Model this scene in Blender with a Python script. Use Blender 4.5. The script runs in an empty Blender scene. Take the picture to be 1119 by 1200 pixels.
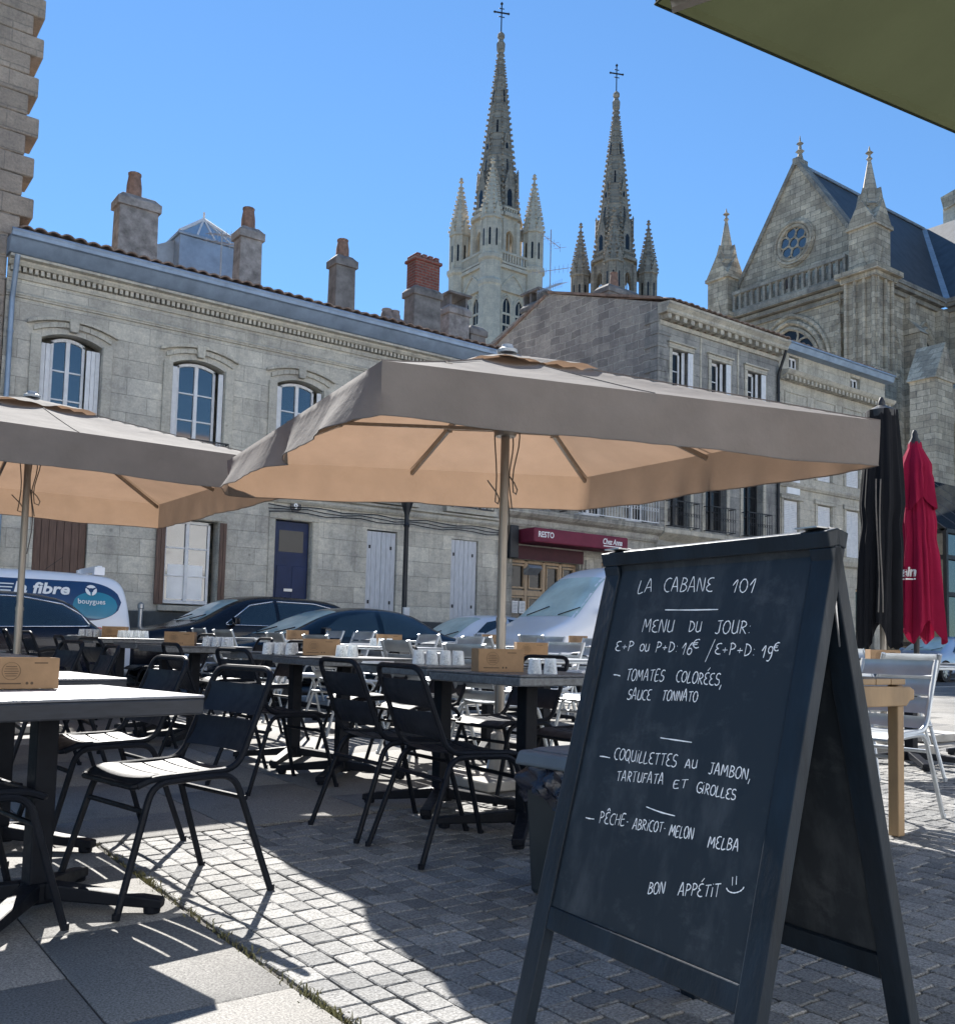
import bpy, bmesh, math, random
from mathutils import Vector, Matrix
from mathutils.bvhtree import BVHTree
R = math.radians
rnd = random.Random(7)
SC = bpy.context.scene
COL = SC.collection

# ---------------------------------------------------------------- camera
cam = bpy.data.cameras.new('camera')
cam.sensor_fit = 'HORIZONTAL'; cam.sensor_width = 36.0
cam.lens = 36.0 * 1122 / 1119
cam.shift_y = 72 / 1119
cam.clip_start = 0.05; cam.clip_end = 3000
camo = bpy.data.objects.new('camera', cam); COL.objects.link(camo)
_a, _p, _r = R(53.6), math.atan(82 / 1122), 0.024
_F = Vector((math.cos(_p) * math.cos(_a), math.cos(_p) * math.sin(_a), math.sin(_p)))
_R0 = Vector((math.sin(_a), -math.cos(_a), 0)); _U0 = _R0.cross(_F)
_Rt = _R0 * math.cos(_r) + _U0 * math.sin(_r); _Up = _U0 * math.cos(_r) - _R0 * math.sin(_r)
camo.matrix_world = Matrix(((_Rt.x, _Up.x, -_F.x, 0), (_Rt.y, _Up.y, -_F.y, 0), (_Rt.z, _Up.z, -_F.z, 0.93), (0, 0, 0, 1)))
SC.camera = camo

# ---------------------------------------------------------------- sky, sun, exposure
SKY_STR, SKY_ROLL, SKY_SAT, SKY_TINT = 0.062, 0.10, 0.97, (0.62, 0.90, 1.10)
SUN_EL, SUN_AZ = R(40.2), R(73.6)          # azimuth measured from +X towards +Y
w = bpy.data.worlds.new('World'); SC.world = w; w.use_nodes = True
nt = w.node_tree
sky = nt.nodes.new('ShaderNodeTexSky'); sky.sky_type = 'NISHITA'; sky.sun_disc = False
sky.sun_elevation = SUN_EL; sky.sun_rotation = math.pi / 2 - SUN_AZ
sky.air_density = 1.0; sky.dust_density = 0.0; sky.ozone_density = 2.2
# the phone's wide tone range: the bright glow round the sun is rolled off (for every ray alike)
_bw = nt.nodes.new('ShaderNodeRGBToBW'); nt.links.new(sky.outputs[0], _bw.inputs[0])
_m1 = nt.nodes.new('ShaderNodeMath'); _m1.operation = 'MULTIPLY_ADD'; _m1.inputs[1].default_value = SKY_ROLL; _m1.inputs[2].default_value = 1.0; nt.links.new(_bw.outputs[0], _m1.inputs[0])
_m2 = nt.nodes.new('ShaderNodeMath'); _m2.operation = 'DIVIDE'; _m2.inputs[0].default_value = 1.0; nt.links.new(_m1.outputs[0], _m2.inputs[1])
_hs = nt.nodes.new('ShaderNodeHueSaturation'); _hs.inputs['Saturation'].default_value = SKY_SAT; nt.links.new(sky.outputs[0], _hs.inputs['Color'])
_vm = nt.nodes.new('ShaderNodeVectorMath'); _vm.operation = 'SCALE'; nt.links.new(_hs.outputs[0], _vm.inputs[0]); nt.links.new(_m2.outputs[0], _vm.inputs['Scale'])
_vt = nt.nodes.new('ShaderNodeVectorMath'); _vt.operation = 'MULTIPLY'; _vt.inputs[1].default_value = SKY_TINT; nt.links.new(_vm.outputs[0], _vt.inputs[0])
nt.links.new(_vt.outputs[0], nt.nodes['Background'].inputs[0])
nt.nodes['Background'].inputs[1].default_value = SKY_STR
sl = bpy.data.lights.new('sun', 'SUN'); sl.energy = 4.4; sl.angle = R(0.5); sl.color = (1.0, 0.96, 0.90)
so = bpy.data.objects.new('sun', sl); COL.objects.link(so)
_sd = Vector((math.cos(SUN_EL) * math.cos(SUN_AZ), math.cos(SUN_EL) * math.sin(SUN_AZ), math.sin(SUN_EL)))
so.rotation_euler = _sd.to_track_quat('Z', 'Y').to_euler()
so.location = (0, 0, 60)
SC.view_settings.view_transform = 'Standard'; SC.view_settings.look = 'None'
SC.view_settings.exposure = 1.75; SC.view_settings.gamma = 1.0

# ---------------------------------------------------------------- materials
def nodes(name):
    m = bpy.data.materials.new(name); m.use_nodes = True
    t = m.node_tree; b = t.nodes['Principled BSDF']
    return m, t, b, t.nodes.new, t.links.new

def mixcol(t, fac, a, b, mode='MIX'):
    n = t.nodes.new('ShaderNodeMix'); n.data_type = 'RGBA'; n.blend_type = mode
    for s, v in ((0, fac), (6, a), (7, b)):
        if isinstance(v, (int, float)): n.inputs[s].default_value = v
        elif isinstance(v, tuple): n.inputs[s].default_value = (v[0], v[1], v[2], 1)
        else: t.links.new(v, n.inputs[s])
    return n.outputs[2]

def ramp(t, src, p0, p1, c0=(0, 0, 0), c1=(1, 1, 1)):
    n = t.nodes.new('ShaderNodeValToRGB'); e = n.color_ramp.elements
    e[0].position = p0; e[1].position = p1
    e[0].color = (*c0, 1); e[1].color = (*c1, 1)
    t.links.new(src, n.inputs[0]); return n.outputs[0]

def noise(t, vec, scale, detail=4, rough=.6, stretch=None):
    n = t.nodes.new('ShaderNodeTexNoise'); n.inputs['Scale'].default_value = scale
    n.inputs['Detail'].default_value = detail; n.inputs['Roughness'].default_value = rough
    if stretch:
        mp = t.nodes.new('ShaderNodeMapping'); mp.inputs['Scale'].default_value = stretch
        t.links.new(vec, mp.inputs[0]); vec = mp.outputs[0]
    t.links.new(vec, n.inputs['Vector']); return n.outputs[0]

def bump(t, b, h, strength, dist):
    n = t.nodes.new('ShaderNodeBump'); n.inputs['Strength'].default_value = strength
    n.inputs['Distance'].default_value = dist
    t.links.new(h, n.inputs['Height']); t.links.new(n.outputs[0], b.inputs['Normal'])

def pbr(name, col, rough=.5, metal=0, var=.18, scale=6, bmp=0, coat=0, spec=.5, rvar=0, stretch=None, bscale=None):
    m, t, b, N, L = nodes(name)
    tc = N('ShaderNodeTexCoord').outputs['Object']
    dk = tuple(c * (1 - var) for c in col); lt = tuple(min(1, c * (1 + var)) for c in col)
    nz = noise(t, tc, scale, 5, .62, stretch)
    L(ramp(t, nz, .3, .7, dk, lt), b.inputs['Base Color'])
    b.inputs['Roughness'].default_value = rough; b.inputs['Metallic'].default_value = metal
    b.inputs['Coat Weight'].default_value = coat; b.inputs['Coat Roughness'].default_value = .04
    b.inputs['Specular IOR Level'].default_value = spec
    if rvar:
        nr = noise(t, tc, scale * 2.3, 4, .6, stretch)
        L(ramp(t, nr, .3, .7, (rough - rvar,) * 3, (rough + rvar,) * 3), b.inputs['Roughness'])
    if bmp: bump(t, b, noise(t, tc, bscale or scale * 6, 4, .6, stretch), .6, bmp)
    return m

def masonry(name, c1, c2, mortar, bw, bh, ms=.008, stain=(.08, .08, .08), stain_amt=.5, bmp=.012, warp=.0, offset=.5, squash=1.0, patch=.5, rough=.85):
    """coursed stone for axis-aligned walls: the pattern runs along x+y and up z"""
    m, t, b, N, L = nodes(name)
    tc = N('ShaderNodeTexCoord').outputs['Object']
    sp = N('ShaderNodeSeparateXYZ'); L(tc, sp.inputs[0])
    ad = N('ShaderNodeMath'); L(sp.outputs[0], ad.inputs[0]); L(sp.outputs[1], ad.inputs[1])
    cb = N('ShaderNodeCombineXYZ'); L(ad.outputs[0], cb.inputs[0]); L(sp.outputs[2], cb.inputs[1])
    vec = cb.outputs[0]
    if warp:
        nw = N('ShaderNodeTexNoise'); nw.inputs['Scale'].default_value = 1.3; nw.inputs['Detail'].default_value = 3; L(tc, nw.inputs['Vector'])
        vm = N('ShaderNodeVectorMath'); vm.operation = 'MULTIPLY_ADD'
        L(nw.outputs[1], vm.inputs[0]); vm.inputs[1].default_value = (warp, warp, 0); L(vec, vm.inputs[2]); vec = vm.outputs[0]
    br = N('ShaderNodeTexBrick'); L(vec, br.inputs['Vector'])
    br.offset = offset; br.squash = squash; br.squash_frequency = 3
    br.inputs['Color1'].default_value = (*c1, 1); br.inputs['Color2'].default_value = (*c2, 1); br.inputs['Mortar'].default_value = (*mortar, 1)
    br.inputs['Scale'].default_value = 1; br.inputs['Mortar Size'].default_value = ms; br.inputs['Mortar Smooth'].default_value = .3
    br.inputs['Bias'].default_value = 0; br.inputs['Brick Width'].default_value = bw; br.inputs['Row Height'].default_value = bh
    fine = noise(t, tc, 22, 6, .7)
    col = mixcol(t, 1.0, br.outputs[0], ramp(t, fine, .25, .75, (.72,) * 3, (1.12,) * 3), 'MULTIPLY')
    pt = noise(t, tc, .9, 5, .65)
    col = mixcol(t, patch, col, ramp(t, pt, .32, .68, (.6, .6, .62), (1.22, 1.2, 1.14)), 'MULTIPLY')
    st = noise(t, tc, 1.0, 6, .72, (2.6, 2.6, .55))
    sf = N('ShaderNodeMath'); sf.operation = 'MULTIPLY'; L(ramp(t, st, .5, .72), sf.inputs[0]); sf.inputs[1].default_value = stain_amt
    col = mixcol(t, sf.outputs[0], col, stain)
    pk = N('ShaderNodeTexVoronoi'); pk.inputs['Scale'].default_value = 1.7; L(tc, pk.inputs['Vector'])      # chips and pockmarks
    pf = ramp(t, pk.outputs['Distance'], .035, .075, (.55,) * 3, (0,) * 3)
    col = mixcol(t, pf, col, stain)
    gr = noise(t, tc, 5.5, 6, .75, (1, 1, 1.6))
    col = mixcol(t, .8, col, ramp(t, gr, .30, .70, (.78, .79, .81), (1.24, 1.23, 1.20)), 'MULTIPLY')
    L(col, b.inputs['Base Color']); b.inputs['Roughness'].default_value = rough; b.inputs['Specular IOR Level'].default_value = .2
    h = N('ShaderNodeMath'); h.operation = 'MULTIPLY_ADD'; L(br.outputs[1], h.inputs[0]); h.inputs[1].default_value = -1.0
    L(fine, h.inputs[2])
    bump(t, b, h.outputs[0], .8, bmp)
    return m

def cloth(name, col, trans, wt=.4, scale=120, fold=.006):
    m, t, b, N, L = nodes(name)
    tc = N('ShaderNodeTexCoord').outputs['Object']
    nz = noise(t, tc, 3.0, 5, .6)
    L(ramp(t, nz, .3, .7, tuple(c * .88 for c in col), tuple(c * 1.08 for c in col)), b.inputs['Base Color'])
    b.inputs['Roughness'].default_value = .9; b.inputs['Specular IOR Level'].default_value = .15
    wr = noise(t, tc, 4.0, 4, .55)
    wv = noise(t, tc, scale, 2, .5)
    ad = N('ShaderNodeMath'); ad.operation = 'MULTIPLY_ADD'; L(wv, ad.inputs[0]); ad.inputs[1].default_value = .06; L(wr, ad.inputs[2])
    bump(t, b, ad.outputs[0], .55, fold * 6)
    tr = N('ShaderNodeBsdfTranslucent')
    L(ramp(t, nz, .3, .7, tuple(c * .9 for c in trans), tuple(c * 1.06 for c in trans)), tr.inputs[0])
    mx = N('ShaderNodeMixShader'); mx.inputs[0].default_value = wt
    L(b.outputs[0], mx.inputs[1]); L(tr.outputs[0], mx.inputs[2])
    L(mx.outputs[0], t.nodes['Material Output'].inputs[0])
    return m

def glassy(name, col=(.02, .03, .035), rough=.03, spec=.6, ior=1.5):
    m = pbr(name, col, rough, 0, .25, 1.2, 0, 0, spec)
    m.node_tree.nodes['Principled BSDF'].inputs['IOR'].default_value = ior
    return m

M = {}
M['facade'] = masonry('pale_limestone', (.63, .595, .515), (.48, .45, .39), (.36, .34, .30), .82, .36, .005, (.15, .145, .13), .5, .012, .02, patch=.6)
M['facade_old'] = masonry('weathered_limestone', (.48, .45, .395), (.36, .34, .30), (.28, .27, .245), .7, .34, .006, (.07, .07, .068), .8, .014, .03, patch=.8)
M['trim'] = masonry('moulded_limestone', (.54, .505, .43), (.48, .45, .385), (.36, .34, .3), 1.1, 2.0, .004, (.13, .125, .11), .5, .006, .02)
M['grey_facade'] = masonry('sooty_limestone', (.36, .35, .325), (.29, .285, .27), (.19, .185, .18), .75, .36, .006, (.06, .06, .062), .8, .012, .02, patch=.8)
M['cream_facade'] = masonry('cream_limestone', (.54, .50, .42), (.49, .455, .38), (.34, .31, .26), .8, .36, .006, (.16, .15, .13), .65, .01, .02)
M['rubble'] = masonry('rubble_stone', (.47, .435, .395), (.30, .28, .26), (.56, .53, .48), .52, .255, .02, (.16, .15, .14), .5, .06, .22, patch=.7)
M['quoin'] = masonry('rough_quoin_stone', (.40, .335, .28), (.32, .27, .225), (.28, .245, .21), .9, .42, .01, (.12, .11, .1), .7, .03, .05)
M['church'] = masonry('church_stone', (.68, .595, .475), (.43, .37, .29), (.27, .25, .215), .8, .36, .014, (.10, .095, .09), .55, .02, .02, patch=.8)
M['church_dark'] = masonry('sooted_church_stone', (.42, .39, .34), (.32, .30, .265), (.2, .195, .18), .8, .4, .012, (.08, .08, .08), .6, .02, .02, patch=.8)
M['tower_pale'] = masonry('pale_tower_stone', (.72, .65, .54), (.62, .565, .475), (.56, .53, .46), .9, .45, .01, (.34, .32, .29), .5, .01, .0)  # paler stone tone, left tower and upper church wall
M['tower_dark'] = masonry('grey_tower_stone', (.44, .39, .325), (.33, .295, .25), (.23, .22, .205), .9, .45, .02, (.09, .088, .085), .8, .02, .0)
M['render'] = pbr('chimney_render', (.225, .215, .21), .92, 0, .5, 4.5, .03, bscale=16)
M['render2'] = pbr('sooty_chimney_render', (.15, .145, .142), .92, 0, .45, 3.2, .03, bscale=12)
M['redbrick'] = masonry('red_brick', (.26, .085, .065), (.19, .065, .055), (.2, .17, .15), .24, .075, .012, (.06, .05, .05), .6, .01, 0)
M['terracotta'] = pbr('terracotta', (.20, .125, .095), .9, 0, .4, 9, .004)
M['tile'] = pbr('clay_roof_tile', (.22, .155, .12), .9, 0, .45, 5, .01)
M['slate'] = pbr('slate_roof', (.055, .062, .07), .6, 0, .35, 1.6, .01, stretch=(1, 1, .3))
M['zinc'] = pbr('zinc', (.25, .315, .40), .5, .4, .2, 2.5, .003, rvar=.1)
M['lead'] = pbr('lead', (.36, .39, .42), .55, .4, .2, 2.5)
M['white_wood'] = pbr('white_painted_wood', (.66, .66, .66), .55, 0, .1, 7, .002)
M['pale_shutter'] = pbr('weathered_white_shutter', (.50, .51, .53), .7, 0, .16, 9, .003, stretch=(3, 3, .4))
M['brown_wood'] = pbr('weathered_brown_wood', (.125, .075, .055), .75, 0, .4, 9, .004, stretch=(5, 5, .3))
M['blue_door'] = pbr('blue_gloss_paint', (.008, .020, .07), .5, 0, .2, 3, spec=.3)
M['win'] = glassy('window_glass', (.018, .026, .036), .04, .5, 2.3)
M['win_dim'] = glassy('dim_window_glass', (.012, .013, .015), .12, .35)
M['dark_iron'] = pbr('black_iron', (.016, .017, .02), .5, .2, .3, 8)
M['steel'] = pbr('galvanised_steel', (.42, .42, .42), .4, .8, .15, 4, rvar=.08)
M['maroon'] = pbr('maroon_awning', (.155, .012, .035), .7, 0, .15, 5)
M['maroon_dark'] = pbr('dark_maroon_board', (.05, .008, .014), .7, 0, .2, 5)
M['varnish'] = pbr('varnished_wood', (.34, .235, .14), .5, 0, .25, 6, .002, stretch=(4, 4, .5))
M['white'] = pbr('white_paint', (.78, .78, .77), .5, 0, .06, 4)
M['paper'] = pbr('white_paper', (.7, .7, .7), .85, 0, .1, 6)
M['plinth'] = pbr('dark_plinth', (.055, .06, .06), .8, 0, .35, 3, .006)
M['navy_paint'] = pbr('dark_blue_car_paint', (.004, .006, .016), .25, 0, .1, 1, 0, .35, spec=.25)
M['black_paint'] = pbr('black_car_paint', (.004, .005, .010), .25, 0, .1, 1, 0, .35, spec=.25)
M['teal_paint'] = pbr('deep_blue_car_paint', (.003, .010, .020), .25, 0, .1, 1, 0, .35, spec=.25)
M['white_car'] = pbr('white_car_paint', (.76, .77, .80), .28, 0, .05, 1, 0, .6)
M['sky_paint'] = pbr('pale_blue_car_paint', (.33, .45, .62), .28, 0, .05, 1, 0, 1.0)
M['carglass'] = glassy('car_glass', (.014, .026, .034), .02, .5, 1.75)
M['screen'] = glassy('glare_tinted_windscreen', (.50, .64, .60), .06, .5, 1.6)  # sun glare and sky reflection painted into the pale base colour
M['rubber'] = pbr('rubber', (.014, .014, .015), .8, 0, .2, 10)
M['chrome'] = pbr('chrome_trim', (.72, .72, .74), .12, 1.0, .05, 4)
M['alloy'] = pbr('alloy_rim', (.45, .46, .48), .3, .9, .08, 4)
M['red_lens'] = pbr('red_lens', (.35, .012, .014), .2, 0, .1, 4, 0, .6)
M['clear_lens'] = pbr('clear_lens', (.6, .62, .64), .08, .3, .1, 4, 0, .6)
M['amber'] = pbr('amber_lens', (.62, .2, .02), .25, 0, .1, 5)
M['van_blue'] = pbr('van_livery_blue', (.010, .040, .115), .3, 0, .12, 1, 0, .6)
M['van_teal'] = pbr('van_livery_teal', (.02, .20, .29), .3, 0, .2, 1.6, 0, .6)
M['beige_cloth'] = cloth('beige_canvas', (.215, .207, .20), (.315, .205, .135), .34)
M['green_cloth'] = cloth('olive_canvas', (.055, .063, .040), (.042, .047, .024), .4, fold=.002)
M['black_cloth'] = cloth('black_canvas', (.010, .011, .014), (.008, .008, .010), .1)
M['red_cloth'] = cloth('red_canvas', (.27, .010, .045), (.2, .008, .03), .25)
M['alu_pole'] = pbr('brushed_aluminium_pole', (.27, .245, .215), .42, .6, .12, 5, rvar=.08, stretch=(6, 6, .4))
M['cord'] = pbr('grey_cord', (.12, .11, .10), .9, 0, .2, 20)
M['black_metal'] = pbr('black_powder_coat', (.006, .008, .013), .5, .0, .25, 14, .0008, rvar=.08, spec=.14, bscale=260)
M['slat_metal'] = pbr('black_slat_paint', (.010, .013, .020), .52, .0, .25, 10, .0008, rvar=.1, spec=.2, bscale=200)
M['alu'] = pbr('silver_aluminium', (.42, .45, .48), .42, .7, .12, 6, .0006, rvar=.08, bscale=120)
M['silver_table'] = pbr('silver_table_metal', (.40, .43, .46), .35, .6, .1, 4)
M['granite'] = pbr('dark_speckled_laminate', (.085, .095, .108), .34, 0, .5, 60, .0004, rvar=.08)
M['pale_top'] = pbr('pale_glossy_laminate', (.20, .21, .235), .30, 0, .12, 18, rvar=.05)
M['dark_edge'] = pbr('dark_table_edge', (.018, .022, .032), .45, 0, .35, 12, stretch=(1, 1, 8))
M['raw_wood'] = pbr('honey_wood', (.27, .18, .095), .6, 0, .28, 5, .002, stretch=(1, 1, .35))
M['card'] = pbr('kraft_cardboard', (.28, .175, .095), .85, 0, .14, 12, .0008)
M['print'] = pbr('dark_print', (.085, .055, .035), .9, 0, .2, 30)
M['chalk'] = pbr('chalk_marker', (.86, .87, .88), .8, 0, .05, 90)
M['frame_black'] = pbr('black_stained_wood', (.007, .014, .024), .5, 0, .4, 7, .0015, rvar=.1, stretch=(2, 2, .4), spec=.3)
M['bin_grey'] = pbr('grey_plastic', (.10, .125, .15), .45, 0, .12, 6)
M['bin_dark'] = pbr('dark_plastic', (.018, .025, .03), .5, 0, .2, 6)
M['bag'] = pbr('black_bin_bag', (.014, .017, .03), .25, 0, .3, 9, .006)
M['joint'] = pbr('sandy_joint', (.060, .056, .050), .95, 0, .4, 30, .004)
M['asphalt'] = pbr('asphalt', (.10, .10, .10), .9, 0, .3, 9, .004, bscale=120)
M['pave'] = pbr('pavement_stone', (.32, .31, .29), .85, 0, .25, 3, .004)
M['earth'] = pbr('far_ground', (.12, .115, .10), .95, 0, .3, .3)
M['grass'] = pbr('dry_weed_green', (.15, .14, .06), .8, 0, .4, 40)

def tumbler_mat():
    m, t, b, N, L = nodes('clear_tumbler_glass')
    b.inputs['Base Color'].default_value = (.85, .88, .9, 1); b.inputs['Roughness'].default_value = .08
    tr = N('ShaderNodeBsdfTransparent'); tr.inputs[0].default_value = (.92, .94, .95, 1)
    lw = N('ShaderNodeLayerWeight'); lw.inputs[0].default_value = .35
    nz = noise(t, N('ShaderNodeTexCoord').outputs['Object'], 60, 3)
    ad = N('ShaderNodeMath'); ad.operation = 'MULTIPLY_ADD'; L(lw.outputs[1], ad.inputs[0]); ad.inputs[1].default_value = .7; 
    mm = N('ShaderNodeMath'); mm.operation = 'MULTIPLY'; L(nz, mm.inputs[0]); mm.inputs[1].default_value = .55; L(mm.outputs[0], ad.inputs[2])
    mx = N('ShaderNodeMixShader'); L(ad.outputs[0], mx.inputs[0]); L(tr.outputs[0], mx.inputs[1]); L(b.outputs[0], mx.inputs[2])
    L(mx.outputs[0], t.nodes['Material Output'].inputs[0]); return m
M['tumbler'] = tumbler_mat()

def stone_floor(name, c_lo, c_hi, speck, bmp):
    m, t, b, N, L = nodes(name)
    geo = N('ShaderNodeNewGeometry'); tc = N('ShaderNodeTexCoord').outputs['Object']
    isl = ramp(t, geo.outputs['Random Per Island'], 0, 1, c_lo, c_hi)
    sp = noise(t, tc, speck, 3, .75)
    col = mixcol(t, 1, isl, ramp(t, sp, .34, .66, (.45,) * 3, (1.45,) * 3), 'MULTIPLY')
    big = noise(t, tc, 1.1, 5, .65)
    col = mixcol(t, .7, col, ramp(t, big, .3, .7, (.74, .75, .77), (1.14, 1.12, 1.08)), 'MULTIPLY')
    dk = noise(t, tc, 2.6, 7, .72)
    col = mixcol(t, ramp(t, dk, .56, .74, (0,) * 3, (.55,) * 3), col, tuple(c * .42 for c in c_lo))
    gum = N('ShaderNodeTexVoronoi'); gum.inputs['Scale'].default_value = 3.4; L(tc, gum.inputs['Vector'])
    col = mixcol(t, ramp(t, gum.outputs['Distance'], .045, .06, (.5,) * 3, (0,) * 3), col, tuple(c * .35 for c in c_lo))
    L(col, b.inputs['Base Color']); b.inputs['Roughness'].default_value = .82; b.inputs['Specular IOR Level'].default_value = .3
    h = noise(t, tc, speck * .35, 5, .7)
    bump(t, b, h, .8, bmp)
    return m
M['plaster'] = pbr('pale_plaster', (.68, .69, .70), .9, 0, .08, 1.5)
M['sett'] = stone_floor('granite_sett', (.140, .142, .143), (.265, .262, .255), 120, .007)
M['slab'] = stone_floor('granite_slab', (.165, .16, .15), (.225, .22, .21), 150, .0016)

def chalkboard_mat():
    m, t, b, N, L = nodes('wiped_chalkboard')
    tc = N('ShaderNodeTexCoord').outputs['Object']
    sm = noise(t, tc, 3.2, 6, .68, (1, 2.4, 1))
    sm2 = noise(t, tc, 9, 6, .75, (2.2, .7, 1))
    c = mixcol(t, ramp(t, sm, .50, .82), (.013, .019, .027), (.060, .069, .080))
    f = N('ShaderNodeMath'); f.operation = 'MULTIPLY'; L(ramp(t, sm2, .56, .80), f.inputs[0]); f.inputs[1].default_value = .5
    c = mixcol(t, f.outputs[0], c, (.10, .11, .12))
    L(c, b.inputs['Base Color']); b.inputs['Roughness'].default_value = .5; b.inputs['Specular IOR Level'].default_value = .35
    return m
M['board'] = chalkboard_mat()

# ---------------------------------------------------------------- mesh helpers
class MB:
    def __init__(s): s.v = []; s.f = []; s.mi = []; s.cur = 0; s.T = None
    def V(s, p):
        p = Vector(p)
        if s.T is not None: p = s.T @ p
        s.v.append(p); return len(s.v) - 1
    def F(s, idx): s.f.append(tuple(idx)); s.mi.append(s.cur)
    def poly(s, pts): s.F([s.V(p) for p in pts])
    def box(s, x0, x1, y0, y1, z0, z1, tx=0, ty=0):
        """tx, ty pull the top in"""
        i = [s.V(p) for p in ((x0, y0, z0), (x1, y0, z0), (x1, y1, z0), (x0, y1, z0), (x0 + tx, y0 + ty, z1), (x1 - tx, y0 + ty, z1), (x1 - tx, y1 - ty, z1), (x0 + tx, y1 - ty, z1))]
        for q in ((3, 2, 1, 0), (4, 5, 6, 7), (0, 1, 5, 4), (1, 2, 6, 5), (2, 3, 7, 6), (3, 0, 4, 7)): s.F([i[k] for k in q])
    def obox(s, c, ax, ay, az):
        """box round centre c with half-axis vectors"""
        c, ax, ay, az = map(Vector, (c, ax, ay, az))
        i = [s.V(c + ax * a + ay * b + az * d) for d in (-1, 1) for a, b in ((-1, -1), (1, -1), (1, 1), (-1, 1))]
        for q in ((3, 2, 1, 0), (4, 5, 6, 7), (0, 1, 5, 4), (1, 2, 6, 5), (2, 3, 7, 6), (3, 0, 4, 7)): s.F([i[k] for k in q])
    def bar(s, a, b, w, h, up=(0, 0, 1)):
        a, b = Vector(a), Vector(b); d = b - a; l = d.length; d.normalize()
        u = Vector(up); sx = d.cross(u)
        if sx.length < 1e-4: sx = d.cross(Vector((1, 0, 0)))
        sx.normalize(); u = sx.cross(d)
        s.obox((a + b) / 2, d * l / 2, sx * w / 2, u * h / 2)
    def tube(s, path, r, n=8, caps=True, closed=False):
        path = [Vector(p) for p in path]; m = len(path)
        rr = r if isinstance(r, (list, tuple)) else [r] * m
        rings = []; prev = None
        for k in range(m):
            if closed: d = path[(k + 1) % m] - path[k - 1]
            else: d = path[min(k + 1, m - 1)] - path[max(k - 1, 0)]
            d.normalize()
            if prev is None:
                u = d.orthogonal().normalized()
            else:
                u = prev - d * prev.dot(d)
                u = u.normalized() if u.length > 1e-6 else d.orthogonal().normalized()
            prev = u; w_ = d.cross(u)
            rings.append([s.V(path[k] + (u * math.cos(2 * math.pi * j / n) + w_ * math.sin(2 * math.pi * j / n)) * rr[k]) for j in range(n)])
        for k in range(m if closed else m - 1):
            a, b = rings[k], rings[(k + 1) % m]
            for j in range(n): s.F((a[j], a[(j + 1) % n], b[(j + 1) % n], b[j]))
        if caps and not closed: s.F(rings[0][::-1]); s.F(rings[-1])
    def lathe(s, prof, c=(0, 0, 0), n=12, rot=0.0, cap=True):
        c = Vector(c); rings = []
        for r, z in prof:
            rings.append([s.V(c + Vector((r * math.cos(rot + 2 * math.pi * j / n), r * math.sin(rot + 2 * math.pi * j / n), z))) for j in range(n)])
        for a, b in zip(rings, rings[1:]):
            for j in range(n): s.F((a[j], a[(j + 1) % n], b[(j + 1) % n], b[j]))
        if cap: s.F(rings[0][::-1]); s.F(rings[-1])
    def prism(s, pts, off):
        """closed polygon pts extruded by vector off"""
        off = Vector(off); a = [s.V(p) for p in pts]; b = [s.V(Vector(p) + off) for p in pts]; n = len(pts)
        s.F(a[::-1]); s.F(b)
        for j in range(n): s.F((a[j], a[(j + 1) % n], b[(j + 1) % n], b[j]))
    def grid(s, fn, nu, nv):
        ix = [[s.V(fn(i / nu, j / nv)) for j in range(nv + 1)] for i in range(nu + 1)]
        for i in range(nu):
            for j in range(nv): s.F((ix[i][j], ix[i + 1][j], ix[i + 1][j + 1], ix[i][j + 1]))
        return ix
    def build(s, name, mats, parent=None, smooth=None, bevel=0, seg=2, solid=0, recalc=True):
        me = bpy.data.meshes.new(name)
        me.from_pydata([tuple(v) for v in s.v], [], s.f)
        if not isinstance(mats, (list, tuple)): mats = [mats]
        for m in mats: me.materials.append(m)
        if len(mats) > 1: me.polygons.foreach_set('material_index', s.mi)
        if recalc:
            bm = bmesh.new(); bm.from_mesh(me); bmesh.ops.recalc_face_normals(bm, faces=bm.faces[:]); bm.to_mesh(me); bm.free()
        if smooth:
            me.polygons.foreach_set('use_smooth', [True] * len(me.polygons))
            if smooth is not True: me.set_sharp_from_angle(angle=R(smooth))
        me.update()
        o = bpy.data.objects.new(name, me); COL.objects.link(o)
        if parent is not None: o.parent = parent
        if solid:
            k = o.modifiers.new('thickness', 'SOLIDIFY'); k.thickness = solid
        if bevel:
            k = o.modifiers.new('bevel', 'BEVEL'); k.width = bevel; k.segments = seg; k.limit_method = 'ANGLE'; k.angle_limit = R(35)
        return o

def fillet(pts, r, n=5):
    pts = [Vector(p) for p in pts]; out = [pts[0]]
    for i in range(1, len(pts) - 1):
        a, p, b = pts[i - 1], pts[i], pts[i + 1]
        u = a - p; w_ = b - p; rr = min(r, u.length * .48, w_.length * .48)
        p0 = p + u.normalized() * rr; p1 = p + w_.normalized() * rr
        for k in range(n + 1):
            t = k / n; out.append(p0 * (1 - t) ** 2 + p * 2 * t * (1 - t) + p1 * t * t)
    out.append(pts[-1]); return out

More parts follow.
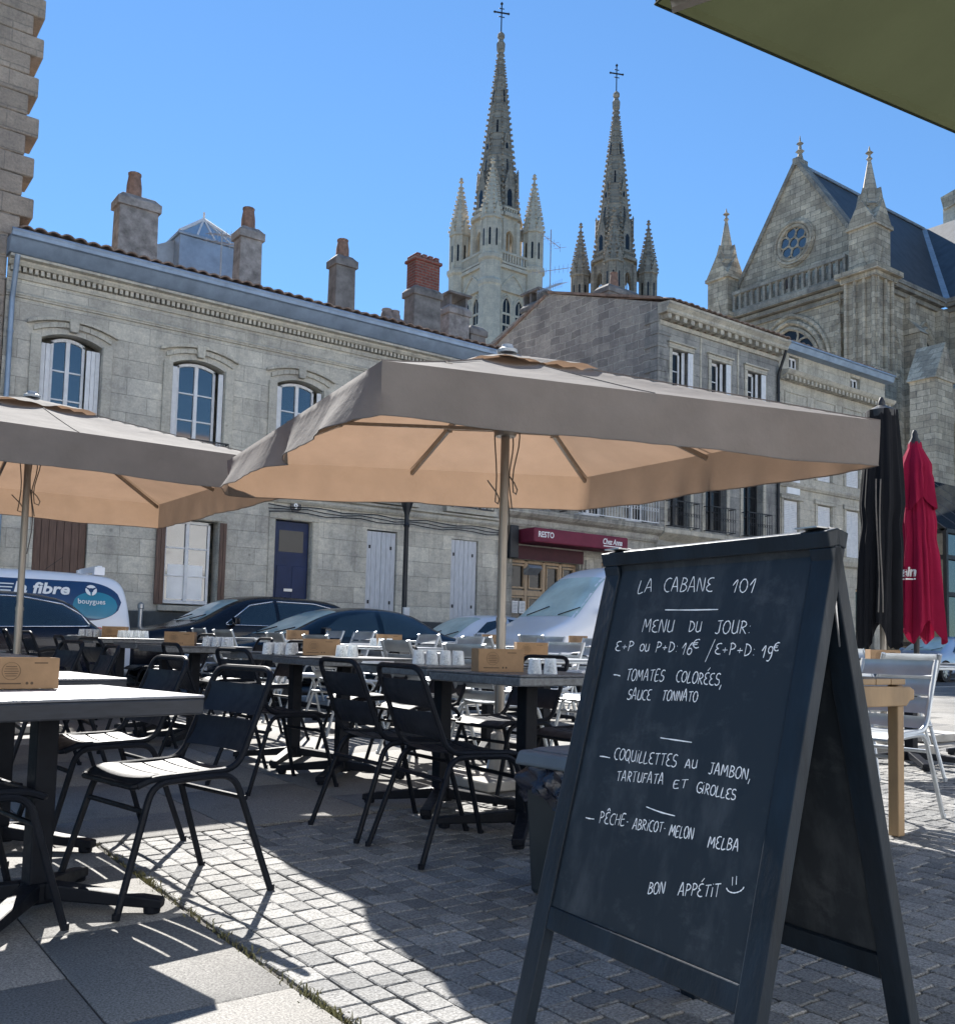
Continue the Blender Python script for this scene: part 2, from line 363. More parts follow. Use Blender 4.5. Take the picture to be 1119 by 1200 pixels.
def tag(o, label=None, cat=None, group=None, kind=None):
    if label: o['label'] = label
    if cat: o['category'] = cat
    if group: o['group'] = group
    if kind: o['kind'] = kind
    return o
def empty(name, loc, rz=0):
    o = bpy.data.objects.new(name, None); COL.objects.link(o); o.location = loc; o.rotation_euler = (0, 0, rz)
    o.empty_display_size = .2
    return o
def copy_tree(o, parent=None):
    c = o.copy(); COL.objects.link(c)
    if parent is not None: c.parent = parent
    for ch in list(o.children): copy_tree(ch, c)
    return c
def text_obj(name, body, size, mat, parent, mw, extrude=.002, bold=0.0, shear=0.0, align='LEFT', width=None):
    """lettering: text turned into a mesh, lying in the local xy plane of the matrix mw"""
    cu = bpy.data.curves.new(name, 'FONT'); cu.body = body; cu.size = size; cu.extrude = extrude; cu.offset = bold; cu.shear = shear; cu.align_x = align
    cu.resolution_u = 3
    t = bpy.data.objects.new(name, cu); COL.objects.link(t)
    bpy.context.view_layer.update()
    me = bpy.data.meshes.new_from_object(t.evaluated_get(bpy.context.evaluated_depsgraph_get()))
    bpy.data.objects.remove(t)
    if width:
        xs = [v.co.x for v in me.vertices]; k = width / max(1e-6, max(xs) - min(xs))
        for v in me.vertices: v.co.x *= k
    me.transform(mw); me.materials.clear(); me.materials.append(mat)
    o = bpy.data.objects.new(name, me); COL.objects.link(o)
    if parent is not None: o.parent = parent
    return o
def plane_mw(origin, xdir, ydir):
    x = Vector(xdir).normalized(); y = Vector(ydir).normalized(); z = x.cross(y); o = Vector(origin)
    return Matrix(((x.x, y.x, z.x, o.x), (x.y, y.y, z.y, o.y), (x.z, y.z, z.z, o.z), (0, 0, 0, 1)))

def ground(x, y):
    """the terrace climbs very gently away from the camera"""
    t = max(0.0, min(.593 * x + .805 * y, 11.5) - 2.8)
    return .0236 * t * t / (t + .5) if t > 0 else 0.0

# ---------------------------------------------------------------- ground
def sheet(name, x0, x1, y0, y1, z, mat):
    b = MB(); b.poly([(x0, y0, z), (x1, y0, z), (x1, y1, z), (x0, y1, z)])
    return tag(b.build(name, mat), kind='structure')
sheet('ground', -1500, 1500, -1500, 1500, -.12, M['earth'])
sheet('street', -80, 200, 11.42, 18.1, .05, M['asphalt'])
sheet('square', 33.5, 63, 18.1, 34, .046, M['pave'])
_b = MB(); _b.box(-80, 33.4, 18.1, 18.26, -.1, .17); _b.box(-80, 200, 11.26, 11.42, -.1, .20)
tag(_b.build('kerb', M['pave'], bevel=.015), kind='structure')
sheet('pavement', -80, 33.4, 18.26, 19.6, .165, M['pave'])
_b = MB(); _b.grid(lambda u, v: (-14 + 54 * u, -7 + 18.26 * v, ground(-14 + 54 * u, -7 + 18.26 * v) - .013), 54, 30)
tag(_b.build('terrace_bed', M['joint']), kind='structure')

def paver(b, x0, x1, y0, y1, ch, jz, ein, ez, wob, mid=True):
    """one stone: bevelled rim, slightly uneven top"""
    def P(x, y, dz): b_ = ground(x, y); return (x, y, b_ + dz)
    cx_, cy_ = (x0 + x1) / 2, (y0 + y1) / 2
    def ring(ins, dz, jit):
        c = ch + ins * .3; a0, a1, c0, c1 = x0 + ins, x1 - ins, y0 + ins, y1 - ins
        pts = [(a0 + c, c0), (a1 - c, c0), (a1, c0 + c), (a1, c1 - c), (a1 - c, c1), (a0 + c, c1), (a0, c1 - c), (a0, c0 + c)]
        return [b.V(P(x + rnd.uniform(-jit, jit), y + rnd.uniform(-jit, jit), dz + t0 + tx * (x - cx_) + ty * (y - cy_))) for x, y in pts]
    t0 = rnd.uniform(-jz, jz); tx = rnd.uniform(-wob, wob); ty = rnd.uniform(-wob, wob)
    r0 = ring(0, -.02, 0); r1 = ring(0, -ez, ein * .25); r2 = ring(ein, 0, ein * .3)
    for a, c in ((r0, r1), (r1, r2)):
        for j in range(8): b.F((a[j], a[(j + 1) % 8], c[(j + 1) % 8], c[j]))
    if mid:
        m = b.V(P(cx_ + rnd.uniform(-.02, .02), cy_ + rnd.uniform(-.02, .02), t0 + rnd.uniform(-.002, .0015)))
        for j in range(8): b.F((r2[j], r2[(j + 1) % 8], m))
    else: b.F(r2)

b = MB()
x = 1.21
while x < 13.5:
    wx = rnd.uniform(.086, .102); y = -1.6 + rnd.uniform(0, .1)
    while y < 4.33:
        wy = rnd.choice((.085, .095, .105, .12)) * rnd.uniform(.94, 1.05)
        y1 = min(y + wy, 4.36)
        if y1 - y > .04 and .593 * x + .805 * y > -.2:
            o = rnd.uniform(-.004, .004)
            paver(b, x + .003 + o, x + wx - .003 + o, y + .003, y1 - .003, .005, .0018, .004, .0035, .014)
        y += wy
    x += wx
tag(b.build('setts', M['sett']), kind='structure')
b = MB()
def slabs(x0, x1, y0, y1, wx, wy, stag):
    k = 0; x = x1
    while x > x0:
        y = y0 - (wy * .5 if k % 2 and stag else 0); xl = max(x - wx, x0)
        while y < y1:
            a, c = max(y, y0), min(y + wy, y1)
            if c - a > .05: paver(b, xl + .003, x - .003, a + .003, c - .003, .004, .001, .004, .003, .0015, False)
            y += wy
        x -= wx; k += 1
slabs(-4.0, 1.19, -1.5, 4.37, .48, .78, True)
slabs(-9, 26, 4.38, 11.25, .78, .98, True)
tag(b.build('slabs', M['slab'], smooth=40), kind='structure')
# weeds in the gap between slabs and setts
b = MB()
for i in range(800):
    y = rnd.choice((rnd.uniform(1.2, 4.4), rnd.gauss(2.25, .12), rnd.gauss(1.95, .06), rnd.gauss(2.9, .3), rnd.gauss(3.7, .12)))
    if not 1.0 < y < 4.4: continue
    x = 1.20 + rnd.gauss(0, .014); h = rnd.uniform(.008, .03); a = rnd.uniform(0, 6.3); z = ground(x, y) - .012
    dx, dy = math.cos(a), math.sin(a); s_ = rnd.uniform(.002, .004); l = rnd.uniform(.005, .022)
    p = [(x - dy * s_, y + dx * s_, z), (x + dy * s_, y - dx * s_, z), (x + dx * l * .6 + dy * s_ * .7, y + dy * l * .6 - dx * s_ * .7, z + h * .8), (x + dx * l, y + dy * l, z + h)]
    b.poly(p)
tag(b.build('weeds', M['grass'], recalc=False), kind='stuff')

# ---------------------------------------------------------------- buildings: helpers
def wall_y(b, x0, x1, z0, z1, y, ops, depth=.3):
    """wall facing -Y with rectangular or arched openings (x0,x1,z0,z1,rise)"""
    xs = sorted({x0, x1, *[v for o in ops for v in o[:2]]}); zs = sorted({z0, z1, *[v for o in ops for v in o[2:4]]})
    for xa, xb in zip(xs, xs[1:]):
        for za, zb in zip(zs, zs[1:]):
            cx_, cz = (xa + xb) / 2, (za + zb) / 2
            if any(o[0] < cx_ < o[1] and o[2] < cz < o[3] for o in ops): continue
            b.poly([(xa, y, za), (xb, y, za), (xb, y, zb), (xa, y, zb)])
    for o in ops:
        a, c, lo, hi = o[:4]; rise = o[4] if len(o) > 4 else 0
        d = y + depth
        b.poly([(a, y, lo), (a, d, lo), (a, d, hi - rise), (a, y, hi - rise)]); b.poly([(c, y, lo), (c, y, hi - rise), (c, d, hi - rise), (c, d, lo)])
        b.poly([(a, y, lo), (c, y, lo), (c, d, lo), (a, d, lo)])
        pts = arc(a, c, hi, rise)
        for (xa, za), (xb, zb) in zip(pts, pts[1:]):
            b.poly([(xa, y, za), (xb, y, zb), (xb, d, zb), (xa, d, za)])
            if rise: b.poly([(xa, y, za), (xa, y, hi), (xb, y, hi), (xb, y, zb)])
def arc(a, c, top, rise, n=10):
    """segmental arch line from (a, top-rise) over the crown"""
    if not rise: return [(a, top), (c, top)]
    h = (c - a) / 2; r = (h * h + rise * rise) / (2 * rise); cz = top - r; t = math.asin(h / r)
    return [((a + c) / 2 + r * math.sin(-t + 2 * t * i / n), cz + r * math.cos(-t + 2 * t * i / n)) for i in range(n + 1)]
def ogive(a, c, z0, zs, k=1.0, n=8):
    """pointed outline: bottom left, springing, apex, springing, bottom right"""
    wd = (c - a) * k; m = (a + c) / 2
    t1 = math.acos((wd - (c - a) / 2) / wd)
    L_ = [(a + wd - wd * math.cos(t1 * i / n), zs + wd * math.sin(t1 * i / n)) for i in range(n + 1)]
    Rr = [(2 * m - x, z) for x, z in L_[::-1]][1:]
    return [(a, z0)] + L_ + Rr + [(c, z0)]

def casement(parent, x0, x1, z0, z1, y, rise=0, mat='white_wood', nrows=3, leaves=2, fr=.055, glass='win', dep=.06):
    """framed window set in the plane y (front of frame); frame with one pane child"""
    f = MB(); pts = arc(x0, x1, z1, rise)
    f.box(x0, x0 + fr, y, y + dep, z0, z1 - rise); f.box(x1 - fr, x1, y, y + dep, z0, z1 - rise); f.box(x0 + fr, x1 - fr, y, y + dep, z0, z0 + fr * 1.4)
    for (xa, za), (xb, zb) in zip(pts, pts[1:]):
        f.prism([(xa, y, za), (xb, y, zb), (xb, y, zb - fr * 1.2), (xa, y, za - fr * 1.2)], (0, dep, 0))
    m = (x0 + x1) / 2
    for i in range(1, leaves):
        xm = x0 + (x1 - x0) * i / leaves
        f.box(xm - fr * .7, xm + fr * .7, y - .012, y + dep, z0 + fr, z1 - fr * 1.2 - (0 if rise else 0))
    for i in range(1, nrows):
        zz = z0 + (z1 - rise - z0) * i / nrows
        f.box(x0 + fr, x1 - fr, y + .012, y + dep - .012, zz - .016, zz + .016)
    o = f.build('window', M[mat], parent, bevel=.006, seg=1)
    p = MB(); n = len(pts)
    yy = y + dep * .6
    p.poly([(x0 + .01, yy, z0 + .01)] + [(x1 - .01, yy, z0 + .01)] + [(xx, yy, zz - .01) for xx, zz in pts[::-1]])
    p.build('pane', M[glass], o)
    return o
def shutter(parent, x0, x1, z0, z1, y, mat, planks=4, louvre=False, dep=.035):
    b = MB()
    if louvre:
        b.box(x0, x0 + .05, y, y + dep, z0, z1); b.box(x1 - .05, x1, y, y + dep, z0, z1); b.box(x0 + .05, x1 - .05, y, y + dep, z0, z0 + .08); b.box(x0 + .05, x1 - .05, y, y + dep, z1 - .08, z1)
        k = int((z1 - z0 - .16) / .06)
        for i in range(k):
            zz = z0 + .08 + (i + .5) * (z1 - z0 - .16) / k
            b.obox(((x0 + x1) / 2, y + dep / 2, zz), ((x1 - x0) / 2 - .05, 0, 0), (0, .016, -.016), (0, .003, .003 + .02))
    else:
        wd = (x1 - x0) / planks
        for i in range(planks):
            b.box(x0 + i * wd + .003, x0 + (i + 1) * wd - .003, y + rnd.uniform(-.003, .003), y + dep, z0 + rnd.uniform(0, .01), z1)
    return b.build('shutter', M[mat], parent, bevel=.004, seg=1)
def moulding(b, x0, x1, y, z, prof):
    """profile [(out, up)...] run along x in front of plane y"""
    pts0 = [(x0, y - o, z + u) for o, u in prof]; b.prism(pts0, (x1 - x0, 0, 0))
def railing(parent, x0, x1, y, z0, z1, n=None, proud=.28):
    b = MB(); yy = y - proud
    b.bar((x0, yy, z1), (x1, yy, z1), .03, .03); b.bar((x0, yy, z0 + .05), (x1, yy, z0 + .05), .025, .025)
    for xx in (x0, x1): b.bar((xx, yy, z1), (xx, y, z1), .025, .025); b.bar((xx, yy, z0 + .05), (xx, y, z0 + .05), .025, .025)
    n = n or int((x1 - x0) / .11)
    for i in range(n + 1):
        xx = x0 + (x1 - x0) * i / n
        b.tube([(xx, yy, z0 + .05), (xx, yy, z1)], .008, 4)
        if i < n:
            xm = xx + (x1 - x0) / n / 2
            b.tube([(xm + .04 * math.cos(t * .7), yy, z0 + .42 + .05 * math.sin(t * .7)) for t in range(10)], .006, 4)
    return b.build('balcony_rail', M['dark_iron'], parent)
def chimney(parent, x0, x1, y0, y1, z0, z1, mat, pots=(), cap=.08, capmat=None, potmat='terracotta', neck=None):
    b = MB(); mats = [M[mat], M[potmat], M[capmat or mat]]
    b.box(x0, x1, y0, y1, z0, z1 - cap, .02, .02); b.cur = 2
    b.box(x0 - .035, x1 + .035, y0 - .035, y1 + .035, z1 - cap - .16, z1 - cap + .02, .0, .0)
    b.box(x0 - .02, x1 + .02, y0 - .02, y1 + .02, z1 - cap + .02, z1 + .06, .1, .1)
    b.cur = 1
    for px, h in pots:
        b.lathe([(.17, z1 - .02), (.165, z1 + h * .5), (.13, z1 + h - .05), (.145, z1 + h - .04), (.145, z1 + h), (.1, z1 + h)], (px, (y0 + y1) / 2, 0), 10)
    return b.build('chimney', mats, parent, bevel=.025, smooth=35)
def tile_roof(parent, x0, x1, y0, z0, y1, z1, mat='tile', pitch=.24, name='roof'):
    b = MB(); n = int((x1 - x0) / pitch) * 6
    nv = 18
    def fn(u, v):
        x = x0 + (x1 - x0) * u; ph = (u * n / 6) % 1.0
        h = .055 * abs(math.sin(math.pi * ph)) ** .8 + .012 * math.sin(int(u * n / 6) * 12.9898)
        k = v * nv; st = .018 * (1 - (k % 1.0))
        return (x, y0 + (y1 - y0) * v, z0 + (z1 - z0) * v + h + (.02 * ((int(k) * 7 + int(u * n / 6) * 3) % 5) / 5))
    b.grid(fn, n, nv)
    return b.build(name, M[mat], parent, solid=.03, smooth=50)

# ---------------------------------------------------------------- house with blue door
YF = 19.5
H1 = empty('terraced_house', (0, 0, 0))
tag(H1, 'long pale limestone house with arched windows and a dark blue door behind the parked cars', 'house')
up_w = [4.43, 6.97, 9.30, 11.68, 14.07]
ops = [(c - .56, c + .56, 4.32, 6.74, .14) for c in up_w]
ops += [(3.92, 4.90, 1.52, 3.28), (6.42, 7.54, 1.56, 3.36), (8.83, 9.72, .17, 3.56), (11.14, 11.97, .17, 3.54), (13.55, 14.38, .17, 3.52)]
b = MB(); wall_y(b, 3.2, 15.12, .1, 7.95, YF, ops, .32)
b.box(3.2, 15.12, YF + .9, 29, .1, 7.9)
for o in ops: b.poly([(o[0] - .3, YF + .8, o[2] - .1), (o[1] + .3, YF + .8, o[2] - .1), (o[1] + .3, YF + .8, o[3] + .2), (o[0] - .3, YF + .8, o[3] + .2)])
b.build('wall', M['facade'], H1, recalc=False)
for xa, xb in ((3.2, 8.78), (9.78, 11.08), (12.03, 13.5), (14.43, 15.12)): b = MB(); b.box(xa, xb, YF - .05, YF, .1, 1.42); b.build('plinth', M['plinth'], H1, bevel=.02)
b = MB()
moulding(b, 3.2, 15.12, YF, 3.93, [(0, 0), (.05, 0), (.09, .05), (.09, .12), (.05, .14), (.12, .17), (.12, .21), (0, .23)])
b.build('string_course', M['trim'], H1); b = MB()
moulding(b, 3.2, 15.12, YF, 7.26, [(0, 0), (.035, .01), (.035, .04), (.055, .05), (.055, .08), (.03, .1), (0, .12)])
b.build('string_course', M['trim'], H1)
b = MB()
moulding(b, 3.2, 15.12, YF, 7.62, [(0, 0), (.04, 0), (.06, .05), (.06, .10), (0, .10)])
moulding(b, 3.2, 15.12, YF, 7.83, [(0, 0), (.16, .0), (.2, .05), (.2, .09), (.3, .11), (.3, .16), (.0, .17)])
for i in range(int(11.9 / .105)):
    xx = 3.24 + i * .105; b.box(xx, xx + .062, YF - .13, YF, 7.735, 7.83)
b.build('cornice', M['trim'], H1)
b = MB()
for c in up_w:                                               # hood moulds and window surrounds
    for r0, dz, pr_ in ((.72, .12, .05), (.84, .24, .09)):
        pts = arc(c - r0, c + r0, 6.74 + dz, .15 + .03 * r0)
        th = .10 if r0 < .8 else .07
        for (xa, za), (xb, zb) in zip(pts, pts[1:]):
            b.prism([(xa, YF, za), (xb, YF, zb), (xb, YF, zb + th), (xa, YF, za + th)], (0, -pr_, 0))
    for sgn in (-1, 1):
        xa = c + sgn * .57; xb = c + sgn * .76
        b.box(min(xa, xb), max(xa, xb), YF - .045, YF, 4.3, 6.62)
    b.box(c - .8, c + .8, YF - .16, YF, 4.17, 4.3)
    b.prism([(c - .07, YF, 6.78), (c + .07, YF, 6.78), (c + .1, YF, 7.04), (c - .1, YF, 7.04)], (0, -.105, 0))
for xa, xb, za, zb in ((8.83, 9.72, .17, 3.56), (6.42, 7.54, 1.56, 3.36)):
    b.box(xa - .16, xa - .01, YF - .03, YF, za, zb); b.box(xb + .01, xb + .16, YF - .03, YF, za, zb); b.box(xa - .16, xb + .16, YF - .034, YF, zb + .01, zb + .18)
b.box(6.3, 7.68, YF - .12, YF, 1.44, 1.555)
b.build('window_surrounds', M['trim'], H1, bevel=.008, seg=1)
for i, c in enumerate(up_w):
    casement(H1, c - .42 if i else c - .36, c + .42 if i else c + .28, 4.34, 6.70, YF + .17, .10, nrows=4)
    if i == 0:
        shutter(H1, c - .55, c - .37, 4.34, 6.52, YF + .10, 'white_wood', 2); shutter(H1, c + .29, c + .55, 4.34, 6.52, YF + .08, 'white_wood', 3)
    else:
        shutter(H1, c - .55, c - .44, 4.34, 6.54, YF + .06, 'white_wood', 1); shutter(H1, c + .44, c + .55, 4.34, 6.54, YF + .04, 'white_wood', 1)
for c in up_w: railing(H1, c - .62, c + .62, YF, 4.26, 5.0, proud=.22)
tag(shutter(H1, 3.93, 4.89, 1.53, 3.27, YF + .06, 'brown_wood', 7), 'closed brown plank shutters')
casement(H1, 6.44, 7.42, 1.60, 3.34, YF + .15, 0, nrows=3)
b = MB(); b.poly([(6.55, YF + .185, 1.7), (7.3, YF + .185, 1.7), (7.3, YF + .185, 2.42), (6.55, YF + .185, 2.42)])
b.build('window_blind', M['white'], H1)
shutter(H1, 6.22, 6.41, 1.56, 3.34, YF - .07, 'brown_wood', 2); shutter(H1, 7.55, 7.70, 1.56, 3.34, YF - .07, 'brown_wood', 2)
d = MB(); d.box(8.85, 9.70, YF + .13, YF + .18, .18, 3.54)
for za, zb in ((.3, .85), (.95, 1.7), (1.8, 2.55)):
    for xa, xb in ((8.93, 9.24), (9.31, 9.62)): d.box(xa, xb, YF + .115, YF + .13, za, zb, .02, 0)
dr = d.build('door', M['blue_door'], H1, bevel=.008, seg=2)
b = MB(); b.poly([(8.98, YF + .122, 2.86), (9.57, YF + .122, 2.86), (9.57, YF + .122, 3.34), (8.98, YF + .122, 3.34)]); b.build('door_window', M['win_dim'], dr)
b = MB(); b.box(9.13, 9.33, YF + .10, YF + .128, 1.98, 2.04); b.box(9.42, 9.45, YF + .08, YF + .13, 1.5, 1.7); b.build('letter_slot', M['steel'], dr)
b = MB(); b.lathe([(.13, 0), (.13, .02), (.11, .022)], (0, 0, 0), 18)
np_ = b.build('number_plate', M['navy_paint'], H1); np_.data.transform(Matrix.Translation((9.28, YF - .034, 3.87)) @ Matrix.Rotation(R(90), 4, 'X'))
text_obj('house_number', '9', .2, M['white'], np_, plane_mw((9.22, YF - .06, 3.80), (1, 0, 0), (0, 0, 1)), .002, .006)
for x0_ in (11.16, 13.57):
    for k in (0, 1): tag(shutter(H1, x0_ + k * .4, x0_ + .395 + k * .4, .19, 3.51, YF + .05, 'pale_shutter', 3), 'tall weathered white shutter')
    b = MB()
    for k in range(6): b.box(x0_ + .06 + (k % 2) * .58, x0_ + .1 + (k % 2) * .58, YF + .03, YF + .05, .5 + (k // 2) * 1.3, .58 + (k // 2) * 1.3)
    b.build('shutter_hinges', M['dark_iron'], H1)
b = MB(); moulding(b, 3.16, 15.2, YF, 8.0, [(0, 0), (.30, 0), (.34, .03), (.44, .20), (.47, .24), (.52, .26), (.53, .36), (.46, .38), (.44, .30), (.0, .34)])
b.tube([(3.16, YF - .5, 8.36), (15.2, YF - .5, 8.36)], .045, 8)
b.build('gutter', M['zinc'], H1, smooth=30)
def downpipe(parent, x, y, z0, z1, mat='zinc'):
    b = MB(); b.tube(fillet([(x, y - .38, z1), (x, y - .34, z1 - .12), (x, y - .08, z1 - .75), (x, y - .08, z0)], .1), .05, 10)
    for zz in (z0 + .8, (z0 + z1) / 2, z1 - 1.4): b.lathe([(.06, zz), (.06, zz + .05)], (x, y - .08, 0), 10)
    return b.build('downpipe', M[mat], parent, smooth=40)
downpipe(H1, 3.30, YF, .2, 7.95); downpipe(H1, 15.06, YF, .2, 7.95)
rf = tile_roof(H1, 3.3, 15.15, YF - .46, 8.46, 24.6, 9.85)
chimney(H1, 5.46, 6.32, 20.6, 21.1, 8.3, 10.38, 'render', [(5.82, .60)])
chimney(H1, 8.18, 8.74, 20.6, 21.05, 8.3, 10.42, 'render', [(8.44, .55)])
chimney(H1, 10.66, 11.22, 20.6, 21.05, 8.3, 10.40, 'render2', [(10.93, .5)])
c5 = chimney(H1, 12.94, 13.80, 20.6, 21.15, 8.3, 10.2, 'render2')
b = MB(); b.box(12.99, 13.75, 20.65, 21.1, 10.15, 10.98)
for k in range(4): b.box(13.0 + k * .19, 13.14 + k * .19, 20.63, 21.12, 10.98, 11.1)
b.box(12.94, 13.80, 20.6, 21.15, 10.9, 10.985)
b.build('brick_stack', M['redbrick'], c5, bevel=.02)
chimney(H1, 12.9, 13.58, 22, 22.5, 8.6, 9.72, 'render', [(13.1, .3), (13.35, .3)], potmat='render')
c6 = chimney(H1, 15.0, 15.75, 22, 22.8, 8.3, 10.55, 'render'); chimney(H1, 15.78, 16.36, 22.02, 22.8, 8.3, 10.1, 'render2')
b = MB()
for xx in (15.08, 15.64): b.box(xx, xx + .07, 22.1, 22.7, 10.55, 10.9)
b.box(15.0, 15.8, 22, 22.8, 10.9, 10.97); b.build('chimney_cowl', M['render2'], c6, bevel=.01)
# power cables along the front
b = MB()
for k in range(3):
    b.tube([(8.6 + 6.4 * t / 14, YF - .10 - .02 * k, 3.86 - .07 * k - .03 * math.sin(t * 1.9 + k)) for t in range(15)], .012, 5)
b.build('cable', M['dark_iron'], H1)

# glazed roof lantern behind the ridge
LN = empty('roof_lantern', (8.45, 24.9, 10.30)); tag(LN, 'pale boxy roof lantern with a pyramid of glass above the tiled roof', 'roof lantern')
b = MB(); b.box(-.55, 1.3, -.9, .9, -1.0, 1.0); b.box(-.6, 1.35, -.95, .95, 1.0, 1.08); b.build('wall', M['zinc'], LN, bevel=.02)
b = MB(); ap = Vector((.38, 0, 1.95)); cs = [Vector(p) for p in ((-.55, -.9, 1.08), (1.3, -.9, 1.08), (1.3, .9, 1.08), (-.55, .9, 1.08))]
for i in range(4):
    b.tube([cs[i], ap], .055, 5); a, c = cs[i], cs[(i + 1) % 4]
    for k in (1, 2, 3):
        b.tube([a.lerp(c, k / 4), a.lerp(c, k / 4).lerp(ap, .97)], .032, 4)
b.tube([ap, ap + Vector((0, 0, .2))], .03, 5); b.build('glazing_bars', M['white_wood'], LN)
b = MB()
for i in range(4): b.poly([cs[i], cs[(i + 1) % 4], ap])
g_ = pbr('pale_lantern_glass', (.22, .30, .38), .08, 0, .1, 2); b.build('pane', g_, LN)
b = MB(); b.prism([(-.55, -.5, .2), (-2.2, -.5, .1), (-.55, -.5, .95)], (0, 1.2, 0)); b.build('lean_to', M['lead'], LN)

# tall neighbour with toothed quoins
H0 = empty('corner_house', (0, 0, 0)); tag(H0, 'tall brownish stone house with toothed quoins cut by the left edge of the photo', 'house')
b = MB(); b.box(-9, 3.18, YF - .02, 31, .1, 22); b.build('wall', M['quoin'], H0)
b = MB()
for i in range(34):
    z = 8.42 + i * .40; e = 3.57 if i % 2 else 3.36
    b.box(2.5, e + rnd.uniform(-.03, .03), YF - .05, YF + .75, z + .006, z + .394)
for i in range(21):
    z = .2 + i * .39; b.box(2.3 + (i % 2) * .2, 3.17, YF - .05, YF, z + .006, z + .384)
b.build('quoins', M['quoin'], H0, bevel=.03)
b = MB(); b.box(3.0, 3.36, YF + .75, 27, 8.4, 22); b.build('side_wall', M['quoin'], H0)

# ---------------------------------------------------------------- unseen house row behind the camera, added to bounce sunlight onto the facades
HB = empty('bounce_house_row', (0, 0, 0)); tag(HB, 'pale plaster house row, unseen behind the camera, added to bounce sunlight', 'house')
yb = -9.5
b = MB(); b.box(-40, 60, yb - 10, yb, -.1, 11.2); b.box(-40, 60, yb, yb + .35, 10.8, 11.2); b.box(-40, 60, yb, yb + .12, 4.2, 4.45); b.build('wall', M['plaster'], HB)
for k in range(24):
    for z0, z1 in ((.4, 3.2), (5.2, 7.6), (8.2, 10.2)):
        xx = -38 + k * 4.1; b = MB(); b.box(xx, xx + 1.1, yb + .002, yb + .05, z0, z1); b.build('shutter', M['white_wood'], HB)
b = MB(); b.prism([(-40, yb + .3, 11.2), (-40, yb - 10, 11.2), (-40, yb - 5, 12.6)], (100, 0, 0)); b.build('roof', M['tile'], HB)

# ---------------------------------------------------------------- restaurant house
H2 = empty('restaurant_house', (0, 0, 0)); tag(H2, 'low stone house with a maroon awning and wooden shopfront beyond the white van', 'restaurant')
ops = [(15.5, 17.86, .17, 3.16), (18.7, 20.3, .17, 3.3), (15.95, 16.95, 4.56, 7.0), (17.8, 18.8, 4.56, 7.0), (19.6, 20.5, 4.56, 7.0)]
b = MB(); wall_y(b, 15.14, 20.88, .1, 7.9, YF, ops, .35); b.box(15.14, 20.88, YF + .95, 29, .1, 7.85)
for o in ops: b.poly([(o[0] - .3, YF + .9, o[2] - .1), (o[1] + .3, YF + .9, o[2] - .1), (o[1] + .3, YF + .9, o[3] + .2), (o[0] - .3, YF + .9, o[3] + .2)])
b.build('wall', M['facade_old'], H2, recalc=False)
b = MB()
moulding(b, 15.14, 20.9, YF, 4.02, [(0, 0), (.06, 0), (.1, .08), (.1, .2), (.22, .26), (.3, .34), (.3, .44), (.2, .47), (0, .5)])
b.build('string_course', M['facade_old'], H2); b = MB()
moulding(b, 15.14, 20.9, YF, 7.6, [(0, 0), (.1, .05), (.25, .2), (.3, .3), (0, .34)])
b.build('cornice', M['facade_old'], H2)
b = MB(); b.prism([(15.14, YF - .3, 7.95), (15.14, 29, 7.95), (15.14, 24.5, 9.2)], (5.74, 0, 0)); b.build('roof', M['tile'], H2)
for xa, xb in ((15.95, 16.95), (17.8, 18.8), (19.6, 20.5)):
    casement(H2, xa + .02, xb - .02, 4.58, 6.98, YF + .2, nrows=4, glass='win_dim')
railing(H2, 15.8, 17.1, YF, 4.5, 5.3, proud=.3); tag(railing(H2, 17.65, 20.65, YF, 4.5, 5.35, proud=.32), 'pale balcony rail').data.materials[0] = M['white_wood']
# shopfront of wood and glass
f = MB(); yS = YF + .16
xs = [15.5, 15.66, 16.2, 16.3, 16.85, 16.95, 17.42, 17.5, 17.86]
xv = [15.5, 16.1, 16.72, 17.3, 17.86]
for xx in xv: f.box(xx - .05 if xx > 15.5 else xx, xx + .05 if xx < 17.86 else xx, yS, yS + .09, .18, 3.14)
for zz in (.18, 2.22, 3.08): 
    for xa, xb in zip(xv, xv[1:]): f.box(xa + .05, xb - .05, yS + .002, yS + .088, zz, zz + (.14 if zz > 1 else .5))
for xa, xb in zip(xv, xv[1:]):
    for za, zb in ((.70, 2.2), (2.4, 3.05)):
        f.box(xa + .07, xa + .11, yS - .015, yS + .07, za, zb); f.box(xb - .11, xb - .07, yS - .015, yS + .07, za, zb); f.box(xa + .11, xb - .11, yS - .015, yS + .07, za, za + .05); f.box(xa + .11, xb - .11, yS - .015, yS + .07, zb - .05, zb)
sf = f.build('shopfront', M['varnish'], H2, bevel=.006, seg=1)
b = MB(); b.poly([(15.52, yS + .05, .2), (17.84, yS + .05, .2), (17.84, yS + .05, 3.1), (15.52, yS + .05, 3.1)]); b.build('pane', M['win_dim'], sf)
b = MB(); b.box(15.52, 17.95, YF - .06, YF - .005, 3.17, 3.52); b.build('fascia_board', M['maroon_dark'], H2)
aw = MB(); aw.box(15.6, 18.98, YF - .75, YF - .02, 3.56, 3.94); aw_o = aw.build('awning', M['maroon'], H2, bevel=.04, seg=3)
text_obj('lettering', 'RESTO', .21, M['white'], aw_o, plane_mw((15.73, YF - .756, 3.70), (1, 0, 0), (0, 0, 1)), .003, .004, width=.52)
text_obj('lettering', 'Chez Anna', .22, M['white'], aw_o, plane_mw((18.0, YF - .756, 3.70), (1, 0, 0), (0, 0, 1)), .003, .004, .25, width=.72)
b = MB(); b.box(18.04, 18.72, YF - .76, YF - .75, 3.635, 3.66); b.build('lettering_rule', M['white'], aw_o)
